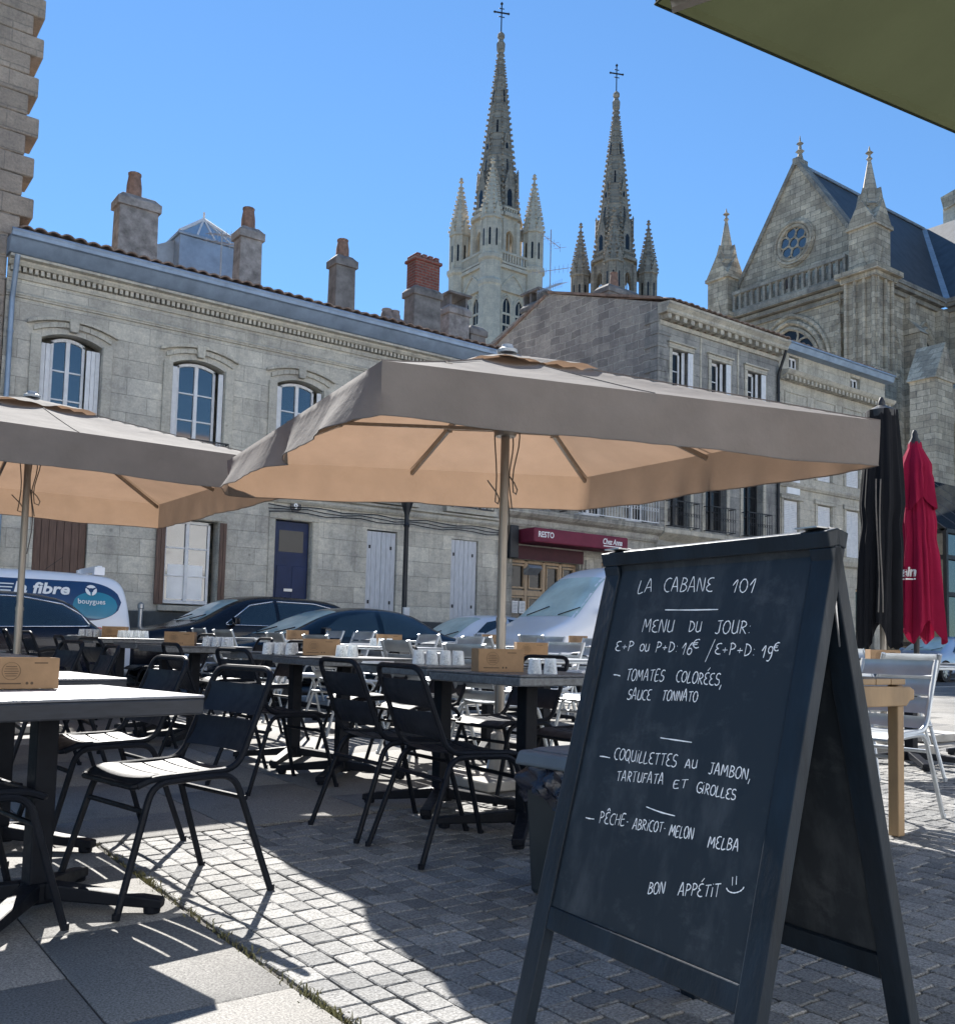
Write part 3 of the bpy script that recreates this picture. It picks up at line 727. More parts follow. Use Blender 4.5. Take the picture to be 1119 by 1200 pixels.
b = MB(); b.obox((15.86, YF - .4, 2.86), (.22, 0, 0), (0, .03, .04), (0, -.11, .09)); b.bar((15.86, YF, 2.9), (15.86, YF - .38, 2.9), .04, .04); b.build('flood_lamp', M['steel'], H2, bevel=.01)
b = MB(); b.box(15.2, 15.48, YF - .28, YF, 3.15, 4.0); b.build('speaker_box', M['dark_iron'], H2, bevel=.02)
for xx, zz in ((15.62, 1.75), (15.86, 1.75), (15.6, 1.2), (15.84, 1.2), (16.45, 1.2), (16.7, 1.25)):
    b = MB(); b.box(xx, xx + .2, yS - .03, yS - .02, zz, zz + .32); mp = b.build('menu_sheet', M['paper'], H2)
    b = MB()
    for k in range(7): b.box(xx + .03, xx + .17, yS - .034, yS - .031, zz + .04 + k * .037, zz + .05 + k * .037)
    b.build('menu_print', M['bin_grey'], mp)
b = MB(); b.box(18.02, 18.3, YF - .1, YF, .2, 3.3); b.box(17.92, 18.62, YF - .05, YF, .2, 3.4); b.build('pilaster', M['facade_old'], H2, bevel=.01)
casement(H2, 18.72, 20.28, .2, 3.28, YF + .2, mat='varnish', leaves=3, nrows=2, glass='win_dim')
b = MB(); b.box(18.5, 18.62, YF - .25, YF - .05, 2.9, 3.1); b.lathe([(.05, 2.8), (.09, 2.9)], (18.56, YF - .18, 0), 8); b.build('wall_lamp', M['white_wood'], H2)

# ---------------------------------------------------------------- grey three-storey house with the blank rubble side
H3 = empty('grey_house', (0, 0, 0)); tag(H3, 'grey three-storey stone house with a blank rubble side wall and bracketed cornice', 'house')
ops = [(21.5, 22.3, 8.15, 10.0), (23.3, 24.1, 8.15, 10.0), (25.08, 25.88, 8.15, 10.0)]
ops += [(21.35, 22.35, 4.56, 7.2), (23.05, 24.05, 4.56, 7.2), (24.88, 25.88, 4.56, 7.2), (21.3, 22.5, .2, 3.4), (23.0, 24.2, .2, 3.4), (24.8, 26.0, .2, 3.4)]
b = MB(); wall_y(b, 20.92, 26.72, .1, 10.7, YF, ops, .3); b.poly([(26.7, YF + .9, .1), (20.95, YF + .9, .1), (20.95, YF + .9, 10.7), (26.7, YF + .9, 10.7)])
b.build('wall', M['grey_facade'], H3, recalc=False)
b = MB(); b.prism([(20.90, YF + .003, .1), (20.90, 31.5, .1), (20.90, 31.5, 10.4), (20.90, 28.9, 11.75), (20.90, 25.2, 12.95), (20.90, 24.4, 12.95), (20.90, YF + .003, 11.3)], (.4, 0, 0))
b.build('side_wall', M['rubble'], H3)
b = MB()
for i in range(29):
    z = .2 + i * .375; wd = .52 if i % 2 else .3
    b.box(20.86, 20.92 + wd, YF - .03, YF - .002, z + .008, z + .367); b.box(20.86, 20.9, YF + .0, YF + (.3 if i % 2 else .55), z + .008, z + .367)
b.build('quoins', M['grey_facade'], H3, bevel=.012)
b = MB()
moulding(b, 20.9, 26.72, YF, 10.62, [(0, 0), (.06, .0), (.08, .06), (.08, .12), (.05, .14), (0, .14)])
moulding(b, 20.85, 26.75, YF, 10.92, [(0, 0), (.34, 0), (.38, .05), (.38, .12), (.48, .22), (.5, .3), (.0, .34)])
for i in range(17): b.box(20.98 + i * .345, 21.14 + i * .345, YF - .30, YF, 10.77, 10.92)
b.build('cornice', M['cream_facade'], H3); b = MB()
moulding(b, 20.9, 26.72, YF, 7.75, [(0, 0), (.08, .03), (.08, .14), (0, .17)]); moulding(b, 20.9, 26.72, YF, 4.1, [(0, 0), (.1, .05), (.34, .2), (.34, .34), (0, .36)])
b.build('string_course', M['cream_facade'], H3)
b = MB()
for xa, xb, za, zb in ops[:6]:
    b.box(xa - .15, xa - .01, YF - .04, YF, za - .05, zb); b.box(xb + .01, xb + .15, YF - .04, YF, za - .05, zb); b.box(xa - .18, xb + .18, YF - .05, YF, zb + .01, zb + .16); b.box(xa - .22, xb + .22, YF - .11, YF, zb + .16, zb + .21)
for xx in (22.8, 24.6): b.box(xx - .04, xx + .04, YF - .025, YF, 7.92, 10.6)
b.build('window_surrounds', M['cream_facade'], H3, bevel=.008, seg=1)
for xa, xb, za, zb in ops[:3]:
    casement(H3, xa + .12, xb - .3, za + .02, zb - .02, YF + .15, nrows=3, glass='win_dim', leaves=1, fr=.07)
    shutter(H3, xb - .29, xb - .17, za, zb - .02, YF + .06, 'white_wood', 1); tag(shutter(H3, xb - .16, xb + .06, za, zb - .04, YF - .085, 'white_wood', 2), 'white shutter folded back')
for xa, xb, za, zb in ops[3:6]:
    casement(H3, xa + .02, xb - .02, za + .02, zb - .02, YF + .2, nrows=4, glass='win_dim', mat='dark_iron'); railing(H3, xa - .1, xb + .1, YF, 4.5, 5.3, proud=.3)
for xa, xb, za, zb in ops[6:]: casement(H3, xa + .02, xb - .02, za + .02, zb - .02, YF + .2, nrows=2, glass='win_dim', mat='varnish')
rf = tile_roof(H3, 20.9, 26.72, YF - .5, 11.27, 24.8, 12.9, pitch=.26)
b = MB(); b.prism([(20.86, 24.8, 12.93), (20.86, 31.6, 10.4), (20.86, 31.6, 10.5), (20.86, 24.8, 13.03)], (5.86, 0, 0)); b.prism([(20.84, YF - .1, 11.36), (20.84, 24.6, 13.02), (20.84, 24.6, 13.1), (20.84, YF - .1, 11.44)], (.3, 0, 0)); b.build('roof_edge', M['tile'], H3)
chimney(H3, 23.15, 24.7, 24.0, 24.7, 12.0, 13.75, 'render2', [(23.75, .65)], capmat='render2')
cc = chimney(H3, 20.9, 21.7, 25.2, 26.1, 12.2, 12.95, 'render2')
b = MB()
for yy in (25.25, 25.62, 25.98): b.box(20.95, 21.65, yy, yy + .08, 12.98, 13.35)
b.box(20.88, 21.72, 25.15, 26.15, 13.35, 13.43); b.build('chimney_cowl', M['render2'], cc)
chimney(H3, 27.0, 28.4, 25.5, 26.2, 11.6, 13.2, 'render', [(27.25, .4), (27.6, .45), (27.95, .4)])
downpipe(H3, 26.62, YF, .2, 10.9, 'dark_iron')

# ---------------------------------------------------------------- cream house with attic
H4 = empty('cream_house', (0, 0, 0)); tag(H4, 'cream stone house with louvred white shutters left of the closed black parasol', 'house')
ops = [(27.3, 27.85, 10.5, 10.95), (30.95, 31.55, 10.4, 10.9), (28.9, 29.75, 4.3, 6.0), (30.62, 31.5, 4.3, 6.0), (27.0, 27.85, 4.3, 6.0), (28.9, 29.75, 6.85, 8.75), (30.62, 31.5, 6.85, 8.75), (27.0, 27.85, 6.85, 8.75), (27.2, 28.4, .2, 3.2), (29.2, 30.4, .2, 3.2), (31.2, 32.4, .2, 3.2)]
b = MB(); wall_y(b, 26.74, 33.2, .1, 11.05, YF, ops, .25); b.poly([(33.2, YF, .1), (33.2, 30, .1), (33.2, 30, 11), (33.2, YF, 11)]); b.poly([(33.1, YF + .9, .1), (26.8, YF + .9, .1), (26.8, YF + .9, 11), (33.1, YF + .9, 11)])
b.build('wall', M['cream_facade'], H4, recalc=False)
b = MB()
moulding(b, 26.74, 33.3, YF, 10.02, [(0, 0), (.1, .02), (.12, .1), (.32, .16), (.36, .2), (.42, .3), (0, .33)])
for i in range(28): b.box(26.8 + i * .23, 26.92 + i * .23, YF - .28, YF, 10.02, 10.17)
moulding(b, 26.74, 33.3, YF, 6.4, [(0, 0), (.06, .02), (.1, .12), (.1, .2), (0, .22)]); moulding(b, 26.74, 33.3, YF, 3.9, [(0, 0), (.1, .05), (.16, .2), (.16, .3), (0, .32)])
for xa, xb in ((27.05, 28.35), (28.75, 30.0), (30.4, 31.7)):
    for z_ in (9.25, 9.66): b.box(xa, xb, YF - .03, YF, z_, z_ + .05)
    for x_ in (xa, xb - .05): b.box(x_, x_ + .05, YF - .03, YF, 9.3, 9.66)
for xa, xb, za, zb in ops[2:8]: b.box(xa - .14, xa - .01, YF - .04, YF, za, zb); b.box(xb + .01, xb + .14, YF - .04, YF, za, zb); b.box(xa - .2, xb + .2, YF - .08, YF, zb + .01, zb + .17)
b.build('cornice', M['cream_facade'], H4, bevel=.008, seg=1)
for xa, xb, za, zb in ops[:2]: casement(H4, xa + .02, xb - .02, za + .02, zb - .02, YF + .1, nrows=1, glass='win_dim')
for xa, xb, za, zb in ops[2:8]:
    m = (xa + xb) / 2
    shutter(H4, xa + .02, m - .005, za + .02, zb - .02, YF + .06, 'white_wood', louvre=True); shutter(H4, m + .005, xb - .02, za + .02, zb - .02, YF + .06, 'white_wood', louvre=True)
for xa, xb, za, zb in ops[8:]: casement(H4, xa + .02, xb - .02, za + .02, zb - .02, YF + .15, nrows=2, glass='win_dim', mat='varnish')
b = MB(); b.box(27.15, 27.85, YF - .05, YF, 6.2, 6.95); b.build('sign_panel', M['white'], H4)
b = MB(); moulding(b, 26.74, 33.3, YF, 11.02, [(0, 0), (.3, .02), (.36, .2), (.4, .22), (.4, .27), (0, .3)]); b.build('gutter', M['zinc'], H4)
tile_roof(H4, 26.74, 33.3, YF - .34, 11.3, 24.5, 12.4, pitch=.26)
def antenna(name, label, x, y, z, h, booms, lean=0):
    t = empty(name, (x, y, z)); tag(t, label, 'antenna')
    b = MB(); b.tube([(0, 0, 0), (lean, 0, h)], .022, 6); b.build('mast', M['steel'], t)
    b = MB()
    for zz, ln, ang, n in booms:
        dx, dy, dz = math.cos(ang), 0, math.sin(ang); o = Vector((lean * zz / h, 0, zz))
        p0 = o - Vector((dx, dy, dz)) * ln * .5; p1 = o + Vector((dx, dy, dz)) * ln * .5; b.tube([p0, p1], .012, 5)
        for k in range(n):
            q = p0.lerp(p1, k / (n - 1)); l = .12 + .16 * k / n
            b.tube([q - Vector((-.3 * l, l, .1 * l)), q + Vector((-.3 * l, l, .1 * l))], .007, 4); b.tube([q - Vector((0, 0, l * .6)), q + Vector((0, 0, l * .6))], .007, 4)
    b.build('aerial', M['steel'], t)
antenna('aerial', 'tall television aerial on the ridge above the rubble wall', 20.95, 24.6, 12.7, 2.6, [(1.15, 1.7, .35, 9), (.55, 1.2, .5, 12), (2.2, .9, -.3, 4)])
antenna('aerial', 'small television aerial beside the second chimney of the blue-door house', 8.5, 22.6, 9.0, 2.05, [(1.95, .7, .15, 7), (1.75, .8, .1, 5)])
antenna('aerial', 'thin bent television aerial in front of the church gable', 27.1, 24.6, 11.9, 2.0, [(1.95, 1.0, .12, 6)])

# ---------------------------------------------------------------- cathedral: two spired towers
def crockets(b, p0, p1, n, s):
    """small leaf knobs along an edge"""
    p0, p1 = Vector(p0), Vector(p1); c = Vector((b_axis.x, b_axis.y, 0))
    for k in range(n):
        q = p0.lerp(p1, (k + .5) / n); o = Vector((q.x, q.y, 0)) - c; o.normalize()
        k_ = s * (1 - .55 * k / n)
        b.obox(q + o * k_ * .8 + Vector((0, 0, k_ * .2)), o * k_, Vector((-o.y, o.x, 0)) * k_ * .42, Vector((0, 0, k_ * .55)))
def spirelet(b, x, y, z0, r, hb, hs, n=8, crk=9, ck=.16, gab=True):
    """pinnacle: shaft, gablets, crocketed cone, finial"""
    global b_axis; b_axis = Vector((x, y, 0))
    b.lathe([(r * 1.12, z0), (r * 1.12, z0 + .25), (r, z0 + .4), (r, z0 + hb), (r * 1.18, z0 + hb + .1), (r * 1.18, z0 + hb + .35)], (x, y, 0), n, math.pi / n)
    zt = z0 + hb + .35
    b.lathe([(r * 1.02, zt), (r * .08, zt + hs)], (x, y, 0), n, math.pi / n)
    if gab:
        for k in range(n // 2):
            a = 2 * math.pi * k / (n // 2) ; d = Vector((math.cos(a), math.sin(a), 0)); t = Vector((-d.y, d.x, 0)); q = Vector((x, y, zt)) + d * r * 1.05
            b.prism([q - t * r * .5, q + t * r * .5, q + Vector((0, 0, hs * .26))], -d * r * .5)
    for k in range(n):
        a = math.pi / n + 2 * math.pi * k / n; d = Vector((math.cos(a), math.sin(a), 0))
        crockets(b, Vector((x, y, zt)) + d * r, Vector((x, y, zt + hs * .95)) + d * r * .12, crk, ck)
    b.lathe([(r * .1, zt + hs), (r * .3, zt + hs + .2), (r * .1, zt + hs + .45), (r * .22, zt + hs + .6), (.03, zt + hs + .9)], (x, y, 0), 6)

def tower(name, label, ax, ay, stone, stone2, ztop, half=3.55):
    global b_axis
    t = empty(name, (0, 0, 0)); tag(t, label, 'church tower'); b_axis = Vector((ax, ay, 0))
    # square lower stage with buttress turrets
    b = MB(); hb = half + .25
    b.box(ax - hb, ax + hb, ay - hb, ay + hb, 0, 50.2)
    for z in (30, 40.2, 46.9, 50.0): b.box(ax - hb - .35, ax + hb + .35, ay - hb - .35, ay + hb + .35, z, z + .45)
    for sx in (-1, 1):
        for sy in (-1, 1):
            c = (ax + sx * half, ay + sy * half, 0)
            b.lathe([(1.62, 0), (1.62, 40), (1.5, 40.8), (1.5, 47), (1.62, 47.2), (1.62, 47.7), (1.42, 48), (1.42, 50.3), (1.7, 50.6), (1.7, 51.1)], c, 8, math.pi / 8)
    b.build('lower_stage', stone, t, smooth=20)
    d = MB(); fr = MB()
    for face in (0, 1, 2, 3):
        a = face * math.pi / 2; n = Vector((math.cos(a), math.sin(a), 0)); tt = Vector((-n.y, n.x, 0)); o = Vector((ax, ay, 0)) + n * hb
        for off in (-1.05, 1.05):
            pts = [o + tt * (off + xx) + Vector((0, 0, zz)) for xx, zz in ogive(-.62, .62, 38, 45.0)]
            d.poly([p + n * .012 for p in pts])
            for e, th in ((.12, .16), (.34, .12)):
                q = [o + n * .06 + tt * (off + xx) + Vector((0, 0, zz)) for xx, zz in ogive(-.62 - e, .62 + e, 38, 45.0)]
                fr.tube(q, th, 6)
            fr.tube([o + n * .05 + tt * off + Vector((0, 0, 38)), o + n * .05 + tt * off + Vector((0, 0, 45.8))], .07, 5)
            for zz in (39.5, 41, 42.5, 44): fr.obox(o + n * .05 + tt * off + Vector((0, 0, zz)), tt * .6, n * .05, Vector((0, 0, .14)))
        q = [o + n * .06 + tt * xx + Vector((0, 0, zz)) for xx, zz in ogive(-2.2, 2.2, 44.5, 45.6)]
        fr.tube(q, .13, 6)
    d.build('belfry_opening', M['win_dim'], t, recalc=False); fr.build('belfry_moulding', stone, t, smooth=40)
    # parapet with balusters
    b = MB()
    for face in range(4):
        a = face * math.pi / 2; n = Vector((math.cos(a), math.sin(a), 0)); tt = Vector((-n.y, n.x, 0)); o = Vector((ax, ay, 0)) + n * (hb + .15)
        b.obox(o + Vector((0, 0, 50.75)), tt * hb, n * .16, Vector((0, 0, .15))); b.obox(o + Vector((0, 0, 52.1)), tt * hb, n * .18, Vector((0, 0, .16)))
        for k in range(12):
            q = o + tt * (-2.5 + 5.0 * k / 11); b.obox(q + Vector((0, 0, 51.45)), tt * .12, n * .12, Vector((0, 0, .5)))
    b.build('parapet', stone, t)
    # octagonal lantern of open piers
    r8 = 3.15; b = MB()
    for k in range(8):
        a = math.pi / 8 + k * math.pi / 4; q = Vector((ax + r8 * math.cos(a), ay + r8 * math.sin(a), 0))
        b.lathe([(.62, 50.2), (.62, 51.4), (.5, 51.6), (.5, 57.0)], q, 6, a)
        a2 = a + math.pi / 4; q2 = Vector((ax + r8 * math.cos(a2), ay + r8 * math.sin(a2), 0))
        tt = (q2 - q); ln = tt.length; tt.normalize(); m_ = (q + q2) / 2; n = Vector((tt.y, -tt.x, 0))
        og = ogive(-.72, .72, 51, 54.6); prev = None
        top = 57.6
        for (xa, za), (xb, zb) in zip(og, og[1:]):
            if abs(xb - xa) < 1e-5: continue
            b.prism([m_ + tt * xa + Vector((0, 0, za)), m_ + tt * xb + Vector((0, 0, zb)), m_ + tt * xb + Vector((0, 0, top)), m_ + tt * xa + Vector((0, 0, top))], n * -.45)
        for sg in (-1, 1):
            xa, xb = sorted((sg * .72, sg * ln / 2)); b.prism([m_ + tt * xa + Vector((0, 0, 50.3)), m_ + tt * xb + Vector((0, 0, 50.3)), m_ + tt * xb + Vector((0, 0, top)), m_ + tt * xa + Vector((0, 0, top))], n * -.45)
        b.tube([m_ - n * .08 + tt * xx + Vector((0, 0, zz)) for xx, zz in ogive(-.85, .85, 51.2, 54.7)], .13, 5)
        b.tube([m_ - n * .2 + Vector((0, 0, 51)), m_ - n * .2 + Vector((0, 0, 55.4))], .08, 5)
        b.obox(m_ + Vector((0, 0, 52.2)), tt * .72, n * .12, Vector((0, 0, .1)))
        b.obox(m_ - n * -.0 + Vector((0, 0, 57.8)), tt * ln / 2, n * .5, Vector((0, 0, .25)))
        for j in range(6): b.obox(m_ + tt * (-ln / 2 + ln * (j + .5) / 6) + Vector((0, 0, 58.4)), tt * .1, n * .1, Vector((0, 0, .4)))
        b.obox(m_ + Vector((0, 0, 58.85)), tt * ln / 2, n * .16, Vector((0, 0, .12)))
    b.lathe([(.01, 57.9), (r8, 57.9), (r8, 58.2), (.01, 58.2)], (ax, ay, 0), 8, math.pi / 8, cap=False)
    b.build('lantern', stone, t, smooth=20)
    # bridges from the lantern to the corner turrets
    b = MB()
    for sx in (-1, 1):
        for sy in (-1, 1):
            d_ = Vector((sx, sy, 0)).normalized(); c0 = Vector((ax, ay, 0)) + d_ * 2.9; c1 = Vector((ax, ay, 0)) + d_ * (half * 1.414 - .9)
            b.bar(c0 + Vector((0, 0, 55.6)), c1 + Vector((0, 0, 55.2)), .4, .5); b.bar(c0 + Vector((0, 0, 56.7)), c1 + Vector((0, 0, 56.4)), .25, .2)
            for k in range(5): q = c0.lerp(c1, (k + .5) / 5); b.box(q.x - .1, q.x + .1, q.y - .1, q.y + .1, 55.7, 56.6)
    b.build('bridge', stone, t)
    # corner pinnacles
    for sx in (-1, 1):
        for sy in (-1, 1):
            b = MB(); cx_, cy_ = ax + sx * half, ay + sy * half
            spirelet(b, cx_, cy_, 51.0, 1.28, 4.9, 7.4, 8, 11, .24)
            for k in range(8):                                   # blind lancets as slender shafts
                a = math.pi / 8 + k * math.pi / 4; b.tube([(cx_ + 1.3 * math.cos(a), cy_ + 1.3 * math.sin(a), 51.3), (cx_ + 1.3 * math.cos(a), cy_ + 1.3 * math.sin(a), 55.9)], .14, 5)
            pn = b.build('pinnacle', stone, t, smooth=20)
            b = MB()
            for k in range(8):
                a = k * math.pi / 4; n = Vector((math.cos(a), math.sin(a), 0)); tt = Vector((-n.y, n.x, 0)); o = Vector((cx_, cy_, 0)) + n * 1.215
                b.poly([o + tt * xx + Vector((0, 0, zz)) for xx, zz in ogive(-.13, .13, 52.3, 54.4)])
            b.build('slit', M['win_dim'], pn, recalc=False)
    # spire
    b = MB(); zb = 58.2; r0 = 2.95; b_axis = Vector((ax, ay, 0))
    nb = 22
    prof = []
    for k in range(nb + 1):
        u = k / nb; r = r0 * (1 - u) + .30 * u; z = zb + (ztop - zb) * u
        prof.append((r, z))
        if k < nb: prof += [(r * .985 + .0, z + (ztop - zb) / nb * .72), (r * .985 + .06, z + (ztop - zb) / nb * .74)]
    b.lathe(prof, (ax, ay, 0), 8, math.pi / 8)
    for k in range(8):
        a = math.pi / 8 + k * math.pi / 4; d_ = Vector((math.cos(a), math.sin(a), 0))
        p0 = Vector((ax, ay, zb)) + d_ * r0; p1 = Vector((ax, ay, ztop)) + d_ * .30
        b.tube([p0, p1], [.17, .06], 5); crockets(b, p0, p1, 30, .30)
    b.lathe([(.35, ztop - .1), (.55, ztop + .3), (.6, ztop + 1.3), (.45, ztop + 1.5), (.3, ztop + 1.9), (.5, ztop + 2.2), (.5, ztop + 2.6), (.15, ztop + 3.0)], (ax, ay, 0), 10)
    sp_ = b.build('spire', stone2, t, smooth=15)
    # lucarnes round the foot of the spire
    lu = MB(); sl_ = MB()
    for k in range(8):
        a = k * math.pi / 4; n = Vector((math.cos(a), math.sin(a), 0)); tt = Vector((-n.y, n.x, 0))
        for z0, wd, hh, gh in ((58.9, .78, 3.0, 2.6),) + (((67.2, .42, 1.3, 1.3),) if k % 2 == 0 else ()):
            u = (z0 - zb) / (ztop - zb); r = (r0 * (1 - u) + .3 * u) * math.cos(math.pi / 8) + .08
            o = Vector((ax, ay, z0)) + n * r
            og = [o + tt * xx + Vector((0, 0, zz)) for xx, zz in ((-wd, 0), (wd, 0), (wd, hh), (0, hh + gh), (-wd, hh))]
            lu.prism(og, -n * 1.6)
            for sg in (-1, 1): lu.tube([o + tt * sg * wd * 1.05 + Vector((0, 0, hh)), o + Vector((0, 0, hh + gh + .2))], .13, 5)
            lu.lathe([(.05, 0), (.18, .2), (.04, .7)], o + Vector((0, 0, hh + gh)), 5)
            sl_.poly([o + n * .02 + tt * xx + Vector((0, 0, zz)) for xx, zz in ogive(-wd * .5, wd * .5, .4, hh * .7)])
        for z0 in (64.2, 69.8, 74.5):
            if (k + int(z0)) % 2: continue
            u = (z0 - zb) / (ztop - zb); r = (r0 * (1 - u) + .3 * u) * math.cos(math.pi / 8) + .1; u2 = (z0 + 1.9 - zb) / (ztop - zb); r2 = (r0 * (1 - u2) + .3 * u2) * math.cos(math.pi / 8) + .1
            sl_.poly([Vector((ax, ay, z0)) + n * r - tt * .13, Vector((ax, ay, z0)) + n * r + tt * .13, Vector((ax, ay, z0 + 1.9)) + n * r2 + tt * .1, Vector((ax, ay, z0 + 1.9)) + n * r2 - tt * .1])
    lu.build('lucarne', stone2, sp_); sl_.build('slit', M['win_dim'], sp_, recalc=False)
    b = MB(); zc = ztop + 2.9
    b.tube([(ax, ay, zc), (ax, ay, zc + 4.4)], .09, 6); b.bar((ax - .9, ay + .4, zc + 2.9), (ax + .9, ay - .4, zc + 2.9), .14, .16)
    for dz, rr in ((2.3, .4), (3.5, .35)): b.bar((ax - rr, ay + rr * .4, zc + dz), (ax + rr, ay - rr * .4, zc + dz), .08, .1)
    for q in ((-.9, .4), (.9, -.4)): b.lathe([(.02, -.2), (.2, 0), (.02, .2)], (ax + q[0], ay + q[1], zc + 2.9), 6)
    b.lathe([(.02, -.3), (.22, 0), (.02, .3)], (ax, ay, zc + 4.2), 6); b.build('cross', M['dark_iron'], t)
    return t
tower('cathedral_tower', 'taller-looking pale cathedral spire, left of the two, above the rubble wall', 76.0, 100.6, M['tower_pale'], M['tower_dark'], 82.0)
tower('cathedral_tower', 'darker grey cathedral spire, right of the two, beside the church gable', 98.1, 100.6, M['tower_dark'], M['tower_dark'], 81.8)

# ---------------------------------------------------------------- church transept with the rose window
CH = empty('church', (0, 0, 0)); tag(CH, 'grey gothic church end with a steep gable, small rose window and corner pinnacles', 'church')
GX = 55.6; Y0, Y1, YM = 33.2, 45.0, 39.1; ZA = 34.8
st, sd = M['church'], M['church_dark']
b = MB(); b.prism([(GX, Y0, 0), (GX, Y1, 0), (GX, Y1, 25.9), (GX, YM, ZA), (GX, Y0, 25.9)], (1.0, 0, 0))
b.prism([(GX - .6, Y0 + .9, 0), (GX - .6, Y1 - .9, 0), (GX - .6, Y1 - .9, 24.7), (GX - .6, Y0 + .9, 24.7)], (.6, 0, 0))
b.build('gable_wall', st, CH, recalc=True)
b = MB()
for s_, ye in ((-1, Y0 - .1), (1, Y1 + .1)):
    p0, p1 = Vector((GX + .4, ye, 25.8)), Vector((GX + .4, YM, ZA + .25)); b.bar(p0, p1, .26, 1.1, (1, 0, 0))
b.box(GX - .17, GX + 1.0, YM - .22, YM + .22, ZA - .1, ZA + .42)
b.lathe([(.3, ZA + .2), (.2, ZA + .6), (.14, ZA + .9), (.32, ZA + 1.05), (.12, ZA + 1.2), (.09, ZA + 1.5), (.26, ZA + 1.62), (.07, ZA + 1.75), (.02, ZA + 2.2)], (GX + .4, YM, 0), 6)
b.build('gable_coping', sd, CH)
# rose window
b = MB(); ry, rz, rr = 39.3, 29.2, 1.15
def circ(r, x, n=28, y=ry, z=rz): return [(x, y + r * math.cos(2 * math.pi * k / n), z + r * math.sin(2 * math.pi * k / n)) for k in range(n)]
for r, th, dx in ((1.2, .16, -.05), (1.45, .14, -.10), (1.62, .08, -.04)): b.tube(circ(r, GX + dx), th, 6, closed=True)
b.tube(circ(.36, GX - .05, 16), .06, 5, closed=True)
for k in range(6):
    a = 2 * math.pi * k / 6 + .26; b.tube(circ(.40, GX - .05, 16, ry + .75 * math.cos(a), rz + .75 * math.sin(a)), .06, 5, closed=True)
ro = b.build('rose_window', st, CH, smooth=40)
b = MB(); b.poly(circ(1.2, GX - .012)); b.build('pane', M['win'], ro, recalc=False)
b = MB(); b.poly([(GX - .012, 39.4, 26.1), (GX - .012, 40.2, 26.1), (GX - .012, 40.2, 27.0), (GX - .012, 39.4, 27.0)]); b.build('doorway', M['brown_wood'], CH)
# cornice and balustrade
b = MB(); gx = GX - .6
for z, e, h in ((23.9, .15, .3), (24.3, .45, .3), (24.7, .75, .35)): b.box(gx - e, gx, Y0 + .6, Y1 - .6, z, z + h)
b.build('cornice', sd, CH)
b = MB(); xb = gx - .5
b.box(xb - .15, xb + .15, Y0 + 1.4, Y1 - 1.4, 25.05, 25.25); b.box(xb - .18, xb + .18, Y0 + 1.4, Y1 - 1.4, 26.35, 26.6)
n = 17
for k in range(n + 1):
    y = Y0 + 1.5 + (Y1 - Y0 - 3.0) * k / n; b.box(xb - .12, xb + .12, y - .09, y + .09, 25.25, 26.35)
    if k < n: b.tube([(xb, y + .27 + xx, zz) for xx, zz in ogive(-.25, .25, 25.7, 25.95, 1, 5)], .05, 4)
b.build('balustrade', sd, CH)
# great arched window under the balustrade
b = MB()
for e, th, dx in ((0, .16, -.06), (.35, .18, -.12), (.75, .16, -.06)): b.tube([(gx + dx, y, z) for y, z in ogive(36.85 - e, 41.7 + e, 14, 20.0, .62, 12)], th, 6)
for k in range(1, 6): y = 36.85 + (41.7 - 36.85) * k / 6; b.tube([(gx - .05, y, 12), (gx - .05, y, 20.6)], .09, 5)
for y, r in ((38.0, .85), (40.5, .85), (39.27, .75)):
    b.tube([(gx - .05, y + r * math.cos(t * math.pi / 8), (21.2 if r > .8 else 22.3) + r * math.sin(t * math.pi / 8)) for t in range(16)], .08, 5, closed=True)
gw = b.build('great_window', st, CH, smooth=40)
b = MB(); b.poly([(gx - .012, y, z) for y, z in ogive(36.85, 41.7, 10, 20.0, .62, 12)]); b.build('pane', M['win_dim'], gw, recalc=False)
